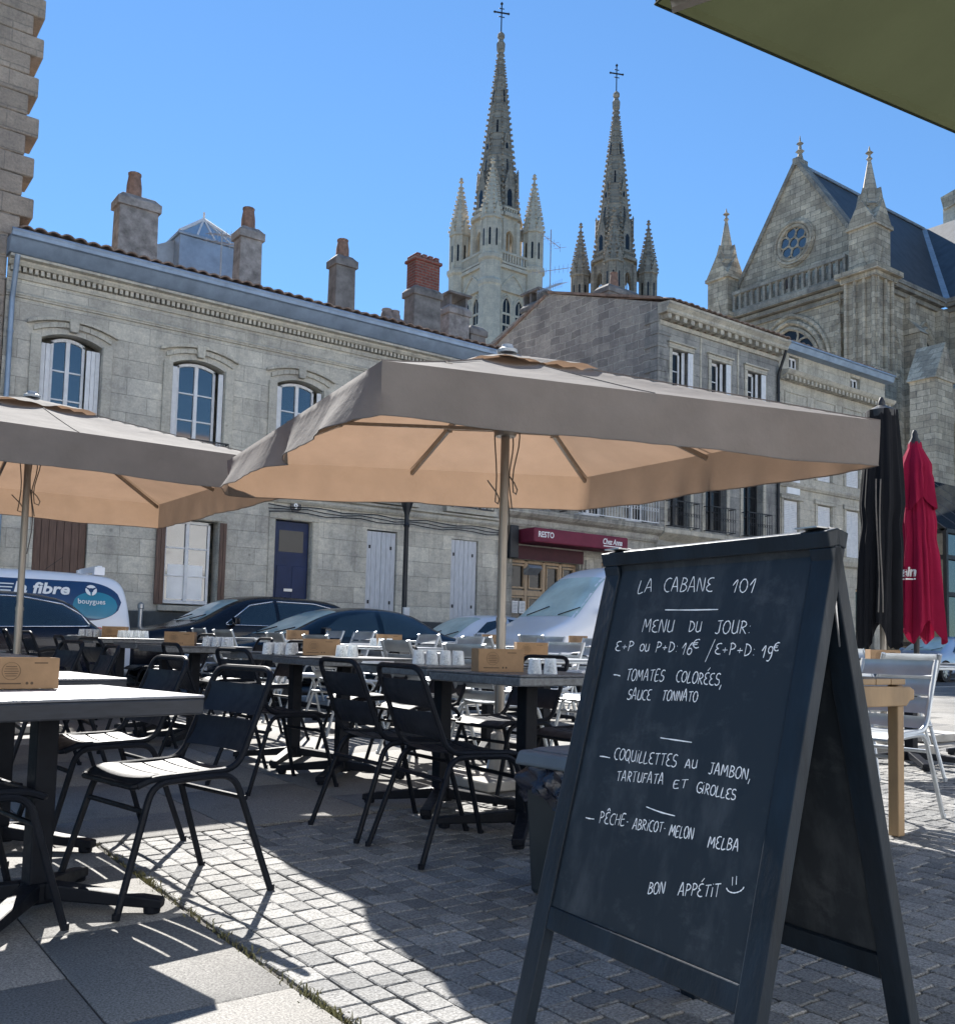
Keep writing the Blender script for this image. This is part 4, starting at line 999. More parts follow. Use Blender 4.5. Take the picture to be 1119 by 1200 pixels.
def pier(yc, sgn):
    """corner buttress with gablets and pinnacle"""
    b = MB(); xc = GX - .35
    b.box(xc - 1.35, xc + .9, yc - 1.2, yc + 1.2, 0, 18.4, .0, .0); b.box(xc - 1.15, xc + .8, yc - 1.0, yc + 1.0, 18.4, 25.0)
    for dy in (-.95, -.32, .32, .95): b.tube([(xc - 1.22, yc + dy, 18.6), (xc - 1.22, yc + dy, 24.4)], .13, 6)
    for dx in (-1.0, -.1, .7): b.tube([(xc + dx, yc - 1.08, 18.6), (xc + dx, yc - 1.08, 24.4)], .13, 6)
    for z, e in ((18.2, .25), (24.4, .2), (24.75, .45), (12, .2)): b.box(xc - 1.2 - e, xc + .9 + e, yc - 1.05 - e, yc + 1.05 + e, z, z + .32)
    b.box(xc - .95, xc + .85, yc - .9, yc + .9, 25.07, 28.0); b.box(xc - 1.1, xc + 1.0, yc - 1.05, yc + 1.05, 27.9, 28.15)
    for d_, t_ in (((-1, 0), (0, 1)), ((0, -1), (1, 0)), ((1, 0), (0, 1)), ((0, 1), (1, 0))):
        o = Vector((xc - .05 + d_[0] * 1.02, yc + d_[1] * .98, 28.15)); t2 = Vector((t_[0], t_[1], 0))
        b.prism([o - t2 * .95, o + t2 * .95, o + Vector((0, 0, 1.6))], Vector((-d_[0], -d_[1], 0)) * .9)
        for z in (25.1,):
            o2 = Vector((xc - .05 + d_[0] * 1.0, yc + d_[1] * 1.0, z)); b.prism([o2 - t2 * .45, o2 + t2 * .45, o2 + Vector((0, 0, 1.5))], Vector((-d_[0], -d_[1], 0)) * .12)
    global b_axis; b_axis = Vector((xc, yc, 0))
    b.lathe([(.75, 28.2), (.75, 29.4), (.85, 29.45), (.62, 29.7), (.09, 32.7)], (xc, yc, 0), 8, math.pi / 8)
    for k in range(4):
        a = k * math.pi / 2; d_ = Vector((math.cos(a), math.sin(a), 0)); t2 = Vector((-d_.y, d_.x, 0)); o = Vector((xc, yc, 29.3)) + d_ * .8
        b.prism([o - t2 * .4, o + t2 * .4, o + Vector((0, 0, 1.3))], -d_ * .6)
    b.lathe([(.09, 32.6), (.2, 32.75), (.08, 32.9), (.08, 33.05), (.26, 33.15), (.08, 33.3), (.02, 33.6)], (xc, yc, 0), 6)
    # tall crocketed niche canopy on the face
    yb = yc + sgn * 1.9
    spirelet(b, gx - .15, yb, 15.5, .42, 2.4, 5.2, 4, 8, .12)
    b.build('buttress', st, CH)
pier(33.4, 1); pier(44.9, -1)
# side wall with two pointed windows
b = MB(); YS = 32.9
b.box(GX + .4, 63.2, YS, YS + 1.0, 0, 24.4); b.box(63.2, 64.2, 12, YS + .5, 0, 24.4)
for xx in (58.75,): b.box(xx - .42, xx + .42, YS - 1.1, YS, 0, 21.6); b.prism([(xx - .5, YS - 1.2, 21.6), (xx - .5, YS, 21.6), (xx - .5, YS, 23.0)], (1.0, 0, 0)); b.box(xx - .36, xx + .36, YS - .4, YS, 21.6, 24.2)
b.box(62.3, 63.2, YS - .5, YS, 0, 24.2)
b.build('side_wall', st, CH)
b = MB()
for z, e in ((24.1, .2), (24.4, .5), (24.65, .62)): b.box(GX + .6, 63.2 - e, YS - e, YS + .3, z, z + .28); b.box(63.2 - e, 63.4, 12, YS - e, z, z + .28)
b.build('eaves', sd, CH)
for xa, xb, zs in ((55.95, 57.2, 20.4), (59.75, 62.0, 20.2)):
    b = MB()
    for e, th, dy in ((0, .13, -.05), (.28, .14, -.10), (.55, .1, -.05)): b.tube([(x, YS + dy, z) for x, z in ogive(xa - e, xb + e, 12, zs)], th, 6)
    m = (xa + xb) / 2; b.tube([(m, YS - .05, 12), (m, YS - .05, zs + .8)], .08, 5)
    for sg in (-1, 1): b.tube([(m + sg * (xb - xa) / 4 + x, YS - .05, z) for x, z in ogive(-(xb - xa) / 4, (xb - xa) / 4, 14, zs - .7)], .06, 5)
    b.tube([(m + .38 * math.cos(t * math.pi / 8), YS - .05, zs + .75 + .38 * math.sin(t * math.pi / 8)) for t in range(16)], .06, 5, closed=True)
    wo = b.build('lancet_window', st, CH, smooth=40)
    b = MB(); b.poly([(x, YS - .012, z) for x, z in ogive(xa, xb, 12, zs)]); b.build('pane', M['win_dim'], wo, recalc=False)
# roofs
b = MB(); b.poly([(GX + 1.0, 32.5, 24.95), (63.0, 32.5, 24.95), (72.4, YM, ZA), (GX + 1.0, YM, ZA)]); b.poly([(GX + 1.0, 45.8, 24.9), (GX + 1, YM, ZA), (72.4, YM, ZA), (72.4, 45.8, 24.9)])
b.poly([(63.0, 32.5, 24.95), (63.0, 10, 24.95), (72.4, 10, ZA), (72.4, YM, ZA)])
b.build('roof', M['slate'], CH, solid=.12, recalc=False)
b = MB(); b.bar((63.0, 32.5, 25.05), (72.4, YM, ZA + .08), .55, .12, (-.5, -.5, .7)); b.bar((GX + 1.0, YM, ZA + .05), (72.4, YM, ZA + .05), .3, .2); b.build('valley_lead', M['lead'], CH)
b = MB(); b.prism([(74.5, YM - .5, 30), (74.5, 8, 30), (74.5, 8, 44), (74.5, YM - .5, 37.3)], (1.0, 0, 0)); b.build('upper_wall', M['tower_pale'], CH)
b = MB(); b.bar((74.4, 8, 44.1), (74.4, YM - .5, 37.4), 1.15, .14, (1, 0, 0)); b.build('upper_coping', st, CH)
# flying buttress and lower chapels on the right
b = MB()
pr0 = [(53.2 + 9.8 * k / 12, 13.2 + 6.3 * math.sin(math.pi / 2 * k / 12)) for k in range(13)]
b.prism([(x, 27.6, z) for x, z in pr0] + [(63.1, 27.6, 22.0), (53.2, 27.6, 15.6)], (0, .9, 0)); b.box(51.6, 53.6, 27.3, 28.8, 0, 16.4)
b.prism([(51.4, 27.2, 16.4), (53.8, 27.2, 16.4), (52.6, 27.2, 18.6)], (0, 1.7, 0))
b.build('flying_buttress', st, CH)
b = MB(); b.box(56.5, 63.1, 20, 32.4, 0, 9.2); b.prism([(56.2, 20, 9.2), (63.1, 20, 9.2), (63.1, 20, 12.6)], (0, 12.5, 0)); b.build('chapel', sd, CH)
b = MB()
for y in (21.5, 23.6, 25.7, 28.9, 31.0):
    b.poly([(63.18, y + k, z) for k, z in ogive(-.65, .65, 14, 19.2)])
b.build('clerestory_pane', M['win_dim'], CH, recalc=False)

# glazed terrace pavilion in front of the church
PV = empty('glass_pavilion', (0, 0, 0)); tag(PV, 'dark iron and glass pavilion at the right edge behind the red parasol', 'pavilion')
b = MB()
x0, x1, y0, y1 = 35.4, 49.0, 18.4, 26.0
nx = 9
for k in range(nx + 1):
    xx = x0 + (x1 - x0) * k / nx
    b.bar((xx, y0, 0), (xx, y0, 5.6), .14, .14); b.bar((xx, y0, 5.6), (xx, (y0 + y1) / 2, 8.6), .12, .16); b.bar((xx, (y0 + y1) / 2, 8.6), (xx, y1, 5.6), .12, .16)
    if k < nx:
        xn = xx + (x1 - x0) / nx; b.bar((xx, y0, 5.5), (xn, (y0 + y1) / 2, 8.5), .06, .08)
for z in (.1, 1.3, 3.2, 4.6, 5.6): b.bar((x0, y0, z), (x1, y0, z), .12, .16); b.bar((x0, y0, z), (x0, y1, z), .12, .16)
for k in range(7): yy = y0 + (y1 - y0) * k / 6; b.bar((x0, yy, 0), (x0, yy, 5.6 + 3 * (1 - abs(k - 3) / 3)), .12, .12)
b.build('frame', M['dark_iron'], PV)
b = MB(); ym = (y0 + y1) / 2
b.poly([(x0, y0 + .08, .1), (x1, y0 + .08, .1), (x1, y0 + .08, 5.6), (x0, y0 + .08, 5.6)]); b.poly([(x0 + .07, y0, .1), (x0 + .07, y1, .1), (x0 + .07, y1, 5.6), (x0 + .07, ym, 8.6), (x0 + .07, y0, 5.6)])
b.poly([(x0, y0, 5.7), (x1, y0, 5.7), (x1, ym, 8.7), (x0, ym, 8.7)]); b.poly([(x0, ym, 8.7), (x1, ym, 8.7), (x1, y1, 5.7), (x0, y1, 5.7)])
b.build('pane', M['win'], PV, recalc=False)
b = MB(); b.box(x0 + .3, x1, y0 + 1.5, y1, 0, 5.0); b.build('inner_wall', M['plinth'], PV)

# street lamp in front of the blue-door house
LP = empty('street_lamp', (11.75, 18.75, .165)); tag(LP, 'black street lamp post standing between the tall white shutters', 'street lamp')
b = MB(); b.lathe([(.17, 0), (.17, .12), (.12, .2), (.12, .75), (.09, .85), (.062, .95), (.055, 3.4), (.075, 3.45), (.05, 3.5), (.055, 3.72), (.16, 4.1), (.17, 4.14), (.05, 4.2)], n=12); b.build('post', M['dark_iron'], LP, smooth=40)
b = MB()
for k in range(4):
    a = k * math.pi / 2 + .4; b.tube([(.05 * math.cos(a), .05 * math.sin(a), 3.7), (.14 * math.cos(a), .14 * math.sin(a), 3.95), (.24 * math.cos(a), .24 * math.sin(a), 4.2), (.2 * math.cos(a), .2 * math.sin(a), 4.35)], .014, 5)
b.build('bracket', M['dark_iron'], LP)
b = MB(); b.lathe([(.15, 4.2), (.24, 4.75), (.25, 4.78), (.06, 4.98), (.03, 5.1)], n=6); b.build('lantern', M['win'], LP)
b = MB(); b.box(-.075, .075, -.12, -.06, 1.0, 1.55); b.build('notice', M['paper'], LP)
# thin bollard between van and SUV
BL = empty('bollard', (5.5, 17.9, .165)); tag(BL, 'thin grey steel post on the pavement between the white van and the dark SUV', 'bollard')
b = MB(); b.lathe([(.045, 0), (.045, 1.25), (.06, 1.26), (.06, 1.34), (.01, 1.38)], n=10); b.build('post', M['steel'], BL, smooth=40)

# ---------------------------------------------------------------- cars
def make_car(name, label, pos, rz, L_, W, H, st, paint, wheels, panes, screen=None, rear=None, zbase=.05, trim='chrome', extras=None, mirror=None, group='parked cars'):
    """st: stations (x from nose, belt z, belt half width factor, top z, top half width factor); nose at +x"""
    root = empty(name, (pos[0], pos[1], zbase), rz); tag(root, label, 'car', group)
    hw = W / 2; ring = []
    v = []; f = []
    for (x, zb, wb, zt, wt) in st:
        px = L_ / 2 - x
        prof = [(hw * wb * .90, .20), (hw * wb * .985, .34), (hw * wb, .55), (hw * wb * .985, zb), (hw * wt + (hw * wb - hw * wt) * .06, zt - max(.015, (zt - zb) * .16)), (hw * wt * .78, zt - .006), (0, zt)]
        pts = prof + [(-y, z) for y, z in prof[:-1][::-1]]
        ring.append(len(v)); v += [(px, y, z) for y, z in pts]
    n = 13
    for a, c in zip(ring, ring[1:]):
        for j in range(n - 1): f.append((a + j, a + j + 1, c + j + 1, c + j))
        f.append((a + n - 1, a, c, c + n - 1))
    f.append(tuple(range(ring[0], ring[0] + n))); f.append(tuple(range(ring[-1], ring[-1] + n))[::-1])
    b = MB(); b.v = [Vector(q) for q in v]; b.f = f; b.mi = [0] * len(f)
    body = b.build('body', M[paint], root, smooth=True)
    ss = body.modifiers.new('s', 'SUBSURF'); ss.levels = 2; ss.render_levels = 2
    bpy.context.view_layer.update()
    dg = bpy.context.evaluated_depsgraph_get(); ev = body.evaluated_get(dg); me = ev.to_mesh()
    bvh = BVHTree.FromPolygons([q.co.copy() for q in me.vertices], [tuple(p.vertices) for p in me.polygons]); ev.to_mesh_clear()
    def hit(o, d):
        r = bvh.ray_cast(Vector(o), Vector(d)); return (r[0], r[1]) if r[0] is not None else (None, None)
    def side_patch(fn, nu, nv, sgn, off=.006):
        b = MB()
        def P(u, w_):
            x, z = fn(u, w_); px = L_ / 2 - x; h, nn = hit((px, sgn * 3, z), (0, -sgn, 0))
            return (px, sgn * hw * .8, z) if h is None else h + Vector((0, sgn * off, .0))
        ix = b.grid(P, nu, nv); return b, P
    def pane_fn(p):
        x0, x1, zl, tops = p                                      # tops: [(x, z)] upper outline
        def fn(u, w_):
            x = x0 + (x1 - x0) * u
            zt = tops[-1][1]
            for (xa, za), (xb, zb) in zip(tops, tops[1:]):
                if xa <= x <= xb: zt = za + (zb - za) * (x - xa) / max(1e-6, xb - xa); break
            z0 = zl[0] + (zl[1] - zl[0]) * u
            return x, z0 + max(.004, zt - z0) * w_
        return fn
    for sgn in (-1, 1):
        for p in panes:
            fn = pane_fn(p); b, P = side_patch(fn, 16, 6, sgn); o = b.build('side_window', M['carglass'], root, smooth=True)
            if trim:
                b2 = MB(); pth = [P(k / 20, 1) for k in range(21)]
                b2.tube([Vector(q) + Vector((0, sgn * .004, 0)) for q in pth], .011, 5); pth = [P(k / 20, 0) for k in range(21)]
                b2.tube([Vector(q) + Vector((0, sgn * .004, 0)) for q in pth], .009, 5); b2.build('window_trim', M[trim], o, smooth=True)
    def end_patch(nm, mat, x0, z0, x1, z1, w0, w1, d):
        b = MB(); mats = M[mat]
        def P(u, w_):
            x = x0 + (x1 - x0) * w_; z = z0 + (z1 - z0) * w_; y = (-1 + 2 * u) * (w0 + (w1 - w0) * w_); px = L_ / 2 - x
            nv = Vector((d * abs(z1 - z0), 0, abs(x1 - x0))).normalized(); h, nn = hit(Vector((px, y, z)) + nv * 2, -nv)
            return Vector((px, y, z)) if h is None else h + nv * .006
        b.grid(P, 14, 8); return b.build(nm, mats, root, smooth=True), P
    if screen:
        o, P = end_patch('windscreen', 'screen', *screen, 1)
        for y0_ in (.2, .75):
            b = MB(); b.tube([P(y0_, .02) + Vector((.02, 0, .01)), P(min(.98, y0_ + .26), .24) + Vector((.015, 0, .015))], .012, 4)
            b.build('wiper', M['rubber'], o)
    if rear: end_patch('rear_window', 'carglass', *rear, -1)
    for x, r in wheels:
        for sgn in (-1, 1):
            wh = empty('wheel', (L_ / 2 - x, sgn * (hw - .10), r)); wh.parent = root
            b = MB(); k = [(r * .62, -.10), (r * .95, -.105), (r, -.07), (r, .07), (r * .95, .105), (r * .62, .10)]
            b.lathe(k, n=28, cap=False); t = b.build('tyre', M['rubber'], wh, smooth=40); t.rotation_euler = (R(90), 0, 0)
            b = MB(); b.lathe([(r * .64, -.09), (r * .64, .09)], n=24, cap=False)
            for q in range(7):
                a = 2 * math.pi * q / 7; b.obox((r * .34 * math.cos(a), r * .34 * math.sin(a), 0), (r * .30 * math.cos(a), r * .30 * math.sin(a), 0), (-.035 * math.sin(a), .035 * math.cos(a), 0), (0, 0, .075))
            b.lathe([(.07, -.085), (.07, .085)], n=10); q = b.build('rim', M['alloy'], wh); q.rotation_euler = (R(90), 0, 0)
            b = MB(); px = L_ / 2 - x
            pts = [(px + (r + .03) * math.cos(math.pi * k / 12), sgn * (hw - .018), r + (r + .03) * math.sin(math.pi * k / 12)) for k in range(13)]
            b.tube(pts, .035, 6); b.build('wheel_arch', M['rubber'], root, smooth=True)
    # lights, bumpers, plates
    xf = st[0][0]; zf = st[1][1]
    for sgn in (-1, 1):
        b = MB(); h, _n = hit((4, sgn * hw * .66, zf - .12), (-1, 0, 0)); h = h or Vector((L_ / 2, sgn * hw * .66, zf - .12))
        b.obox(h + Vector((-.06, 0, 0)), (.10, 0, .02), (0, .19, 0), (-.02, 0, .065)); b.build('headlight', M['clear_lens'], root, bevel=.03, seg=3)
        b = MB(); h, _n = hit((-4, sgn * hw * .78, st[-2][1] - .1), (1, 0, 0)); h = h or Vector((-L_ / 2, sgn * hw * .78, .85))
        b.obox(h + Vector((.04, sgn * .02, 0)), (.07, 0, 0), (0, .10, 0), (0, 0, .14)); b.build('tail_light', M['red_lens'], root, bevel=.03, seg=3)
        if mirror:
            mx, mz = mirror; h, _n = hit((L_ / 2 - mx, sgn * 3, mz), (0, -sgn, 0)); h = h or Vector((L_ / 2 - mx, sgn * hw, mz))
            b = MB(); b.obox(h + Vector((0, sgn * .13, .03)), (.05, 0, 0), (0, .085, 0), (0, 0, .065)); b.obox(h + Vector((0, sgn * .04, -.02)), (.03, 0, 0), (0, .06, 0), (0, 0, .02))
            b.build('mirror', M[paint if paint != 'white_car' else 'white_car'], root, bevel=.025, seg=3)
    b = MB()
    for e in (1, -1):
        h, _n = hit((e * 4, 0, .45), (-e, 0, 0)); b.obox((h or Vector((e * L_ / 2, 0, .45))) + Vector((e * .004, 0, 0)), (.008, 0, 0), (0, .26, 0), (0, 0, .055))
    b.build('number_plate', M['paper'], root)
    if extras: extras(root, L_, hw, hit, side_patch)
    return root
LEFT = math.pi                                                     # noses towards -X

def car_st(L_, hood, ws, rf, rr, tail, H, zb=.88, low=.62, wt=.70, deck=None):
    """stations for a two-box or three-box car"""
    deck = deck or zb + .02
    return [(.0, low, .80, low + .10, .62), (.10, low + .06, .92, low + .16, .76), (hood * .5, zb - .08, .985, zb - .02, .84), (hood, zb - .03, 1, zb + .05, .82),
            (hood + (ws - hood) * .5, zb, 1, (zb + H) / 2 + .05, .78), (ws, zb, 1, H - .05, wt + .02), (rf, zb, 1, H, wt), (rr, zb + .02, 1, H - .03, wt), ((rr + tail) / 2, zb + .03, .99, (H + deck) / 2 + .08, wt + .02), (tail, zb + .02, .97, deck + .05, .78), (L_ - .12, zb - .02, .94, deck, .80), (L_, zb - .22, .88, zb - .1, .72)]
S_ = make_car
# dark blue estate at far left
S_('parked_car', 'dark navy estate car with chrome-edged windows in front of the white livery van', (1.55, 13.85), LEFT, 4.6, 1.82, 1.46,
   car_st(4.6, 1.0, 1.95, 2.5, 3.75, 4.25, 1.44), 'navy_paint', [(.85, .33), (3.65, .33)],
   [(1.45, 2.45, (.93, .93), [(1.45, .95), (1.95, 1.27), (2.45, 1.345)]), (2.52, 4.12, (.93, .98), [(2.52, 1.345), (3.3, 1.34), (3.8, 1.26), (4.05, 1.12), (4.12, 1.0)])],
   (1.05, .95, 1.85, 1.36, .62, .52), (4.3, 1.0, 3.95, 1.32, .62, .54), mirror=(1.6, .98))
# big black SUV by the house
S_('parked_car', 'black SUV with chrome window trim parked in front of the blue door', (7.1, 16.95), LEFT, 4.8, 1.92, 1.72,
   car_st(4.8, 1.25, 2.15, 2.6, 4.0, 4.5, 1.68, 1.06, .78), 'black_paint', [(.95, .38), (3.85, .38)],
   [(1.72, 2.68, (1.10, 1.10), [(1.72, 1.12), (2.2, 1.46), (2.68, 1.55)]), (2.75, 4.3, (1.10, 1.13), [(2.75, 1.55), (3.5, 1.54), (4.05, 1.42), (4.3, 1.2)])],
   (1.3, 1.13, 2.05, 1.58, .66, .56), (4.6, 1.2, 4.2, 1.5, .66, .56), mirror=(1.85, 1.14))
# deep blue saloon in the front row
S_('parked_car', 'deep blue saloon with a windscreen painted pale with glare in the front row of cars', (7.35, 13.75), LEFT, 4.45, 1.78, 1.44,
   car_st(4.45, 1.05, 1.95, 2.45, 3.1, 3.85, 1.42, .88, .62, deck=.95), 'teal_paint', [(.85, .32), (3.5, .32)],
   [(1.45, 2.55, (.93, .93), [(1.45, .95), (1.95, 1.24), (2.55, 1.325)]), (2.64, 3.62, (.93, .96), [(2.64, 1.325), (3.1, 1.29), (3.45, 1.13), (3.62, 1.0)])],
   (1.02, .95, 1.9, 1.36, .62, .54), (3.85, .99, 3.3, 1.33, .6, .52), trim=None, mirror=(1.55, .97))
# white hatchback
S_('parked_car', 'small white hatchback parked between the blue saloon and the white van', (12.15, 16.5), LEFT, 3.75, 1.68, 1.50,
   car_st(3.75, .85, 1.6, 2.0, 2.95, 3.4, 1.50, .90, .64), 'white_car', [(.72, .3), (3.1, .3)],
   [(1.22, 2.2, (.96, .96), [(1.22, .99), (1.7, 1.32), (2.2, 1.41)]), (2.3, 3.28, (.96, 1.0), [(2.3, 1.41), (2.8, 1.37), (3.1, 1.2), (3.28, 1.04)])],
   (.88, .98, 1.6, 1.42, .6, .53), (3.5, 1.05, 3.2, 1.36, .58, .5), trim=None, mirror=(1.35, 1.0))
# pale blue car far right
S_('parked_car', 'pale blue car seen under the red parasol at the right edge', (31.5, 16.6), LEFT, 4.3, 1.8, 1.5,
   car_st(4.3, 1.0, 1.9, 2.4, 3.5, 4.0, 1.5, .9, .64), 'sky_paint', [(.82, .32), (3.45, .32)],
   [(1.4, 2.4, (.95, .95), [(1.4, .98), (1.9, 1.3), (2.4, 1.40)]), (2.5, 3.8, (.95, 1.0), [(2.5, 1.40), (3.2, 1.37), (3.6, 1.2), (3.8, 1.04)])],
   (1.02, .97, 1.85, 1.4, .62, .54), None, trim=None, mirror=(1.5, .98))
# livery van with lettering
def livery(root, L_, hw, hit, sp):
    for sgn in (1, -1):
        def fn(u, w_):
            x = 2.35 + 1.92 * u; e = max(0, (u - .72) / .28); r_ = .30 * (1 - math.sqrt(max(0, 1 - e * e))); e0 = max(0, (.06 - u) / .06); r0_ = .12 * (1 - math.sqrt(max(0, 1 - e0 * e0)))
            return x, 1.08 + r_ + r0_ + (.60 - 2 * (r_ + r0_)) * w_
        b, P = sp(fn, 40, 6, sgn, .006); o = b.build('livery_panel', M['van_blue'], root, smooth=True)
        def fn2(u, w_):
            x = 3.55 + .66 * u; a = (u - .5) * 2; hh = .20 * math.sqrt(max(0, 1 - a * a)) + .005
            return x, 1.32 - hh + 2 * hh * w_
        b, P2 = sp(fn2, 24, 4, sgn, .009); b.build('livery_swirl', M['van_teal'], o, smooth=True)
        def at(x, z):
            h, n_ = hit((L_ / 2 - x, sgn * 3, z), (0, -sgn, 0)); return h
        c = at(2.95, 1.5); dx = -1 if sgn > 0 else 1
        up = (at(2.95, 1.62) - at(2.95, 1.40)).normalized()
        mk = lambda x, z: plane_mw(at(x, z) + Vector((0, sgn * .016, 0)), (dx, 0, 0), up)
        if sgn > 0:
            text_obj('lettering', 'la fibre', .24, M['white'], o, mk(2.72, 1.47), .002, .007, .2, width=.78)
            text_obj('lettering', 'bouygues', .115, M['white'], o, mk(3.62, 1.34), .002, .001, 0, width=.40)
            b = MB()
            for k in range(3): zz = 1.49 + .05 * k; q = at(2.62, zz) + Vector((0, .016, 0)); b.obox(q, (.07 + .02 * k, 0, 0), (0, .003, 0), up * .009)
            q0 = at(3.82, 1.55) + Vector((0, .016, 0))
            for k in range(3):
                a0 = math.pi / 2 + k * 2 * math.pi / 3; pts = []
                for j in range(7): a = a0 - .95 + 1.9 * j / 6; pts.append(q0 + Vector((-math.cos(a) * .085, 0, 0)) + up * math.sin(a) * .085)
                for j in range(6, -1, -1): a = a0 - .55 + 1.1 * j / 6; pts.append(q0 + Vector((-math.cos(a) * .035, 0, 0)) + up * math.sin(a) * .035)
                b.prism(pts, (0, .003, 0))
            b.build('logo', M['white'], o)
        # red and white hazard stripes at the rear corner
        for k, x in enumerate((3.82, 4.12)):
            b = MB(); pts = [at(x, .99), at(x + .14, .99), at(x + .30, .84), at(x + .16, .84)]
            if all(p is not None for p in pts): b.prism([p + Vector((0, sgn * .006, 0)) for p in pts], (0, sgn * .003, 0)); b.build('hazard_stripe', M['red_lens'], root)
    b = MB(); b.box(-L_ / 2 + .42, -L_ / 2 + .5, -.55, .55, 1.86, 1.95); 
    for y in (-.5, .5): b.box(-L_ / 2 + .38, -L_ / 2 + .54, y - .06, y + .06, 1.80, 1.93)
    b.build('roof_bar', M['white_car'], root, bevel=.01)
    b = MB(); b.lathe([(.12, 1.84), (.11, 1.93), (.05, 1.97)], (L_ / 2 - 2.05, .25, 0), 12); b.box(L_ / 2 - 1.9, L_ / 2 - 1.5, .0, .5, 1.83, 1.9); b.build('beacon', M['amber'], root)
    b = MB(); b.tube([(L_ / 2 - 3.2, .5, 1.84), (L_ / 2 - 3.45, .5, 2.05)], .006, 4); b.build('whip_aerial', M['rubber'], root)
vst = [(.0, .70, .84, .82, .66), (.10, .80, .93, .92, .8), (.45, .92, .99, 1.0, .86), (.85, .98, 1, 1.08, .86), (1.25, 1.02, 1, 1.42, .84), (1.65, 1.02, 1, 1.76, .82), (2.1, 1.02, 1, 1.84, .80), (3.0, 1.02, 1, 1.85, .80), (3.95, 1.02, 1, 1.83, .80), (4.24, 1.02, 1, 1.79, .80), (4.36, 1.02, .99, 1.66, .83), (4.42, .9, .97, 1.15, .86), (4.45, .6, .95, .72, .86)]
S_('livery_van', 'small white service van with a blue and teal lettered panel at the far left', (2.35, 16.1), LEFT, 4.45, 1.84, 1.85, vst, 'white_car', [(.82, .31), (3.6, .31)],
   [(1.2, 2.15, (1.1, 1.1), [(1.2, 1.14), (1.6, 1.58), (2.15, 1.66)])], (.9, 1.12, 1.6, 1.72, .66, .58), (4.42, 1.12, 4.33, 1.62, .6, .55), trim=None, extras=livery, mirror=(1.35, 1.12))['category'] = 'van'
# large white van facing us
vst = [(.0, .80, .82, .95, .66), (.10, .95, .92, 1.06, .8), (.5, 1.08, .98, 1.22, .84), (1.0, 1.18, 1, 1.38, .84), (1.45, 1.28, 1, 1.86, .82), (1.95, 1.30, 1, 2.32, .78), (2.4, 1.3, 1, 2.46, .80), (3.2, 1.3, 1, 2.5, .82), (4.6, 1.3, 1, 2.5, .82), (5.2, 1.3, 1, 2.48, .82), (5.35, 1.2, .98, 2.3, .84), (5.4, .8, .97, .95, .86)]
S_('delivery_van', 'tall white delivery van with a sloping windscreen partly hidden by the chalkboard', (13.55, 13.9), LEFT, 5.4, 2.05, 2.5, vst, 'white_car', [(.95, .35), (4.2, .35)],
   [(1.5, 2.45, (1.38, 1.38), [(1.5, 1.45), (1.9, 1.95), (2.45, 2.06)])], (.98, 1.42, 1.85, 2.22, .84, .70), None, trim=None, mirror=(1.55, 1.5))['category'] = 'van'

# ---------------------------------------------------------------- chairs
def back_pt(z): return -.165 - .145 * (z - .445) / .355
def slat(b, z0, z1, yw, curve=.018, th=.0018, x_off=0.0):
    n = 10
    def P(u, w_, s_):
        y = yw * (-1 + 2 * u); z = z0 + (z1 - z0) * w_
        bow = -curve * (1 - (y / yw) ** 2); roll = .010 * (2 * abs(w_ - .5)) ** 3
        return (back_pt(z) + bow + roll + s_ + x_off, y, z)
    a = b.grid(lambda u, v: P(u, v, th), n, 5); c = b.grid(lambda u, v: P(u, v, -th), n, 5)
    for i in range(n):
        for j in (0, 5): b.F((a[i][j], a[i + 1][j], c[i + 1][j], c[i][j]))
    for j in range(5):
        for i in (0, n): b.F((a[i][j], a[i][j + 1], c[i][j + 1], c[i][j]))
def seat_slats(b, xs, yw, th=.002):
    for x0, x1 in xs:
        n = 8
        def P(u, w_, s_):
            y = yw * (-1 + 2 * u); x = x0 + (x1 - x0) * w_
            z = .452 - .012 * (1 - (y / yw) ** 2) - .012 * math.sin(math.pi * (x + .17) / .34) if x < .17 else .452 - .012 * (1 - (y / yw) ** 2)
            if x > .13: z -= 6.0 * (x - .13) ** 2
            return (x, y, z + s_)
        a = b.grid(lambda u, v: P(u, v, th), n, 4); c = b.grid(lambda u, v: P(u, v, -th), n, 4)
        for i in range(n):
            for j in (0, 4): b.F((a[i][j], a[i + 1][j], c[i + 1][j], c[i][j]))
        for j in range(4):
            for i in (0, n): b.F((a[i][j], a[i][j + 1], c[i][j + 1], c[i][j]))
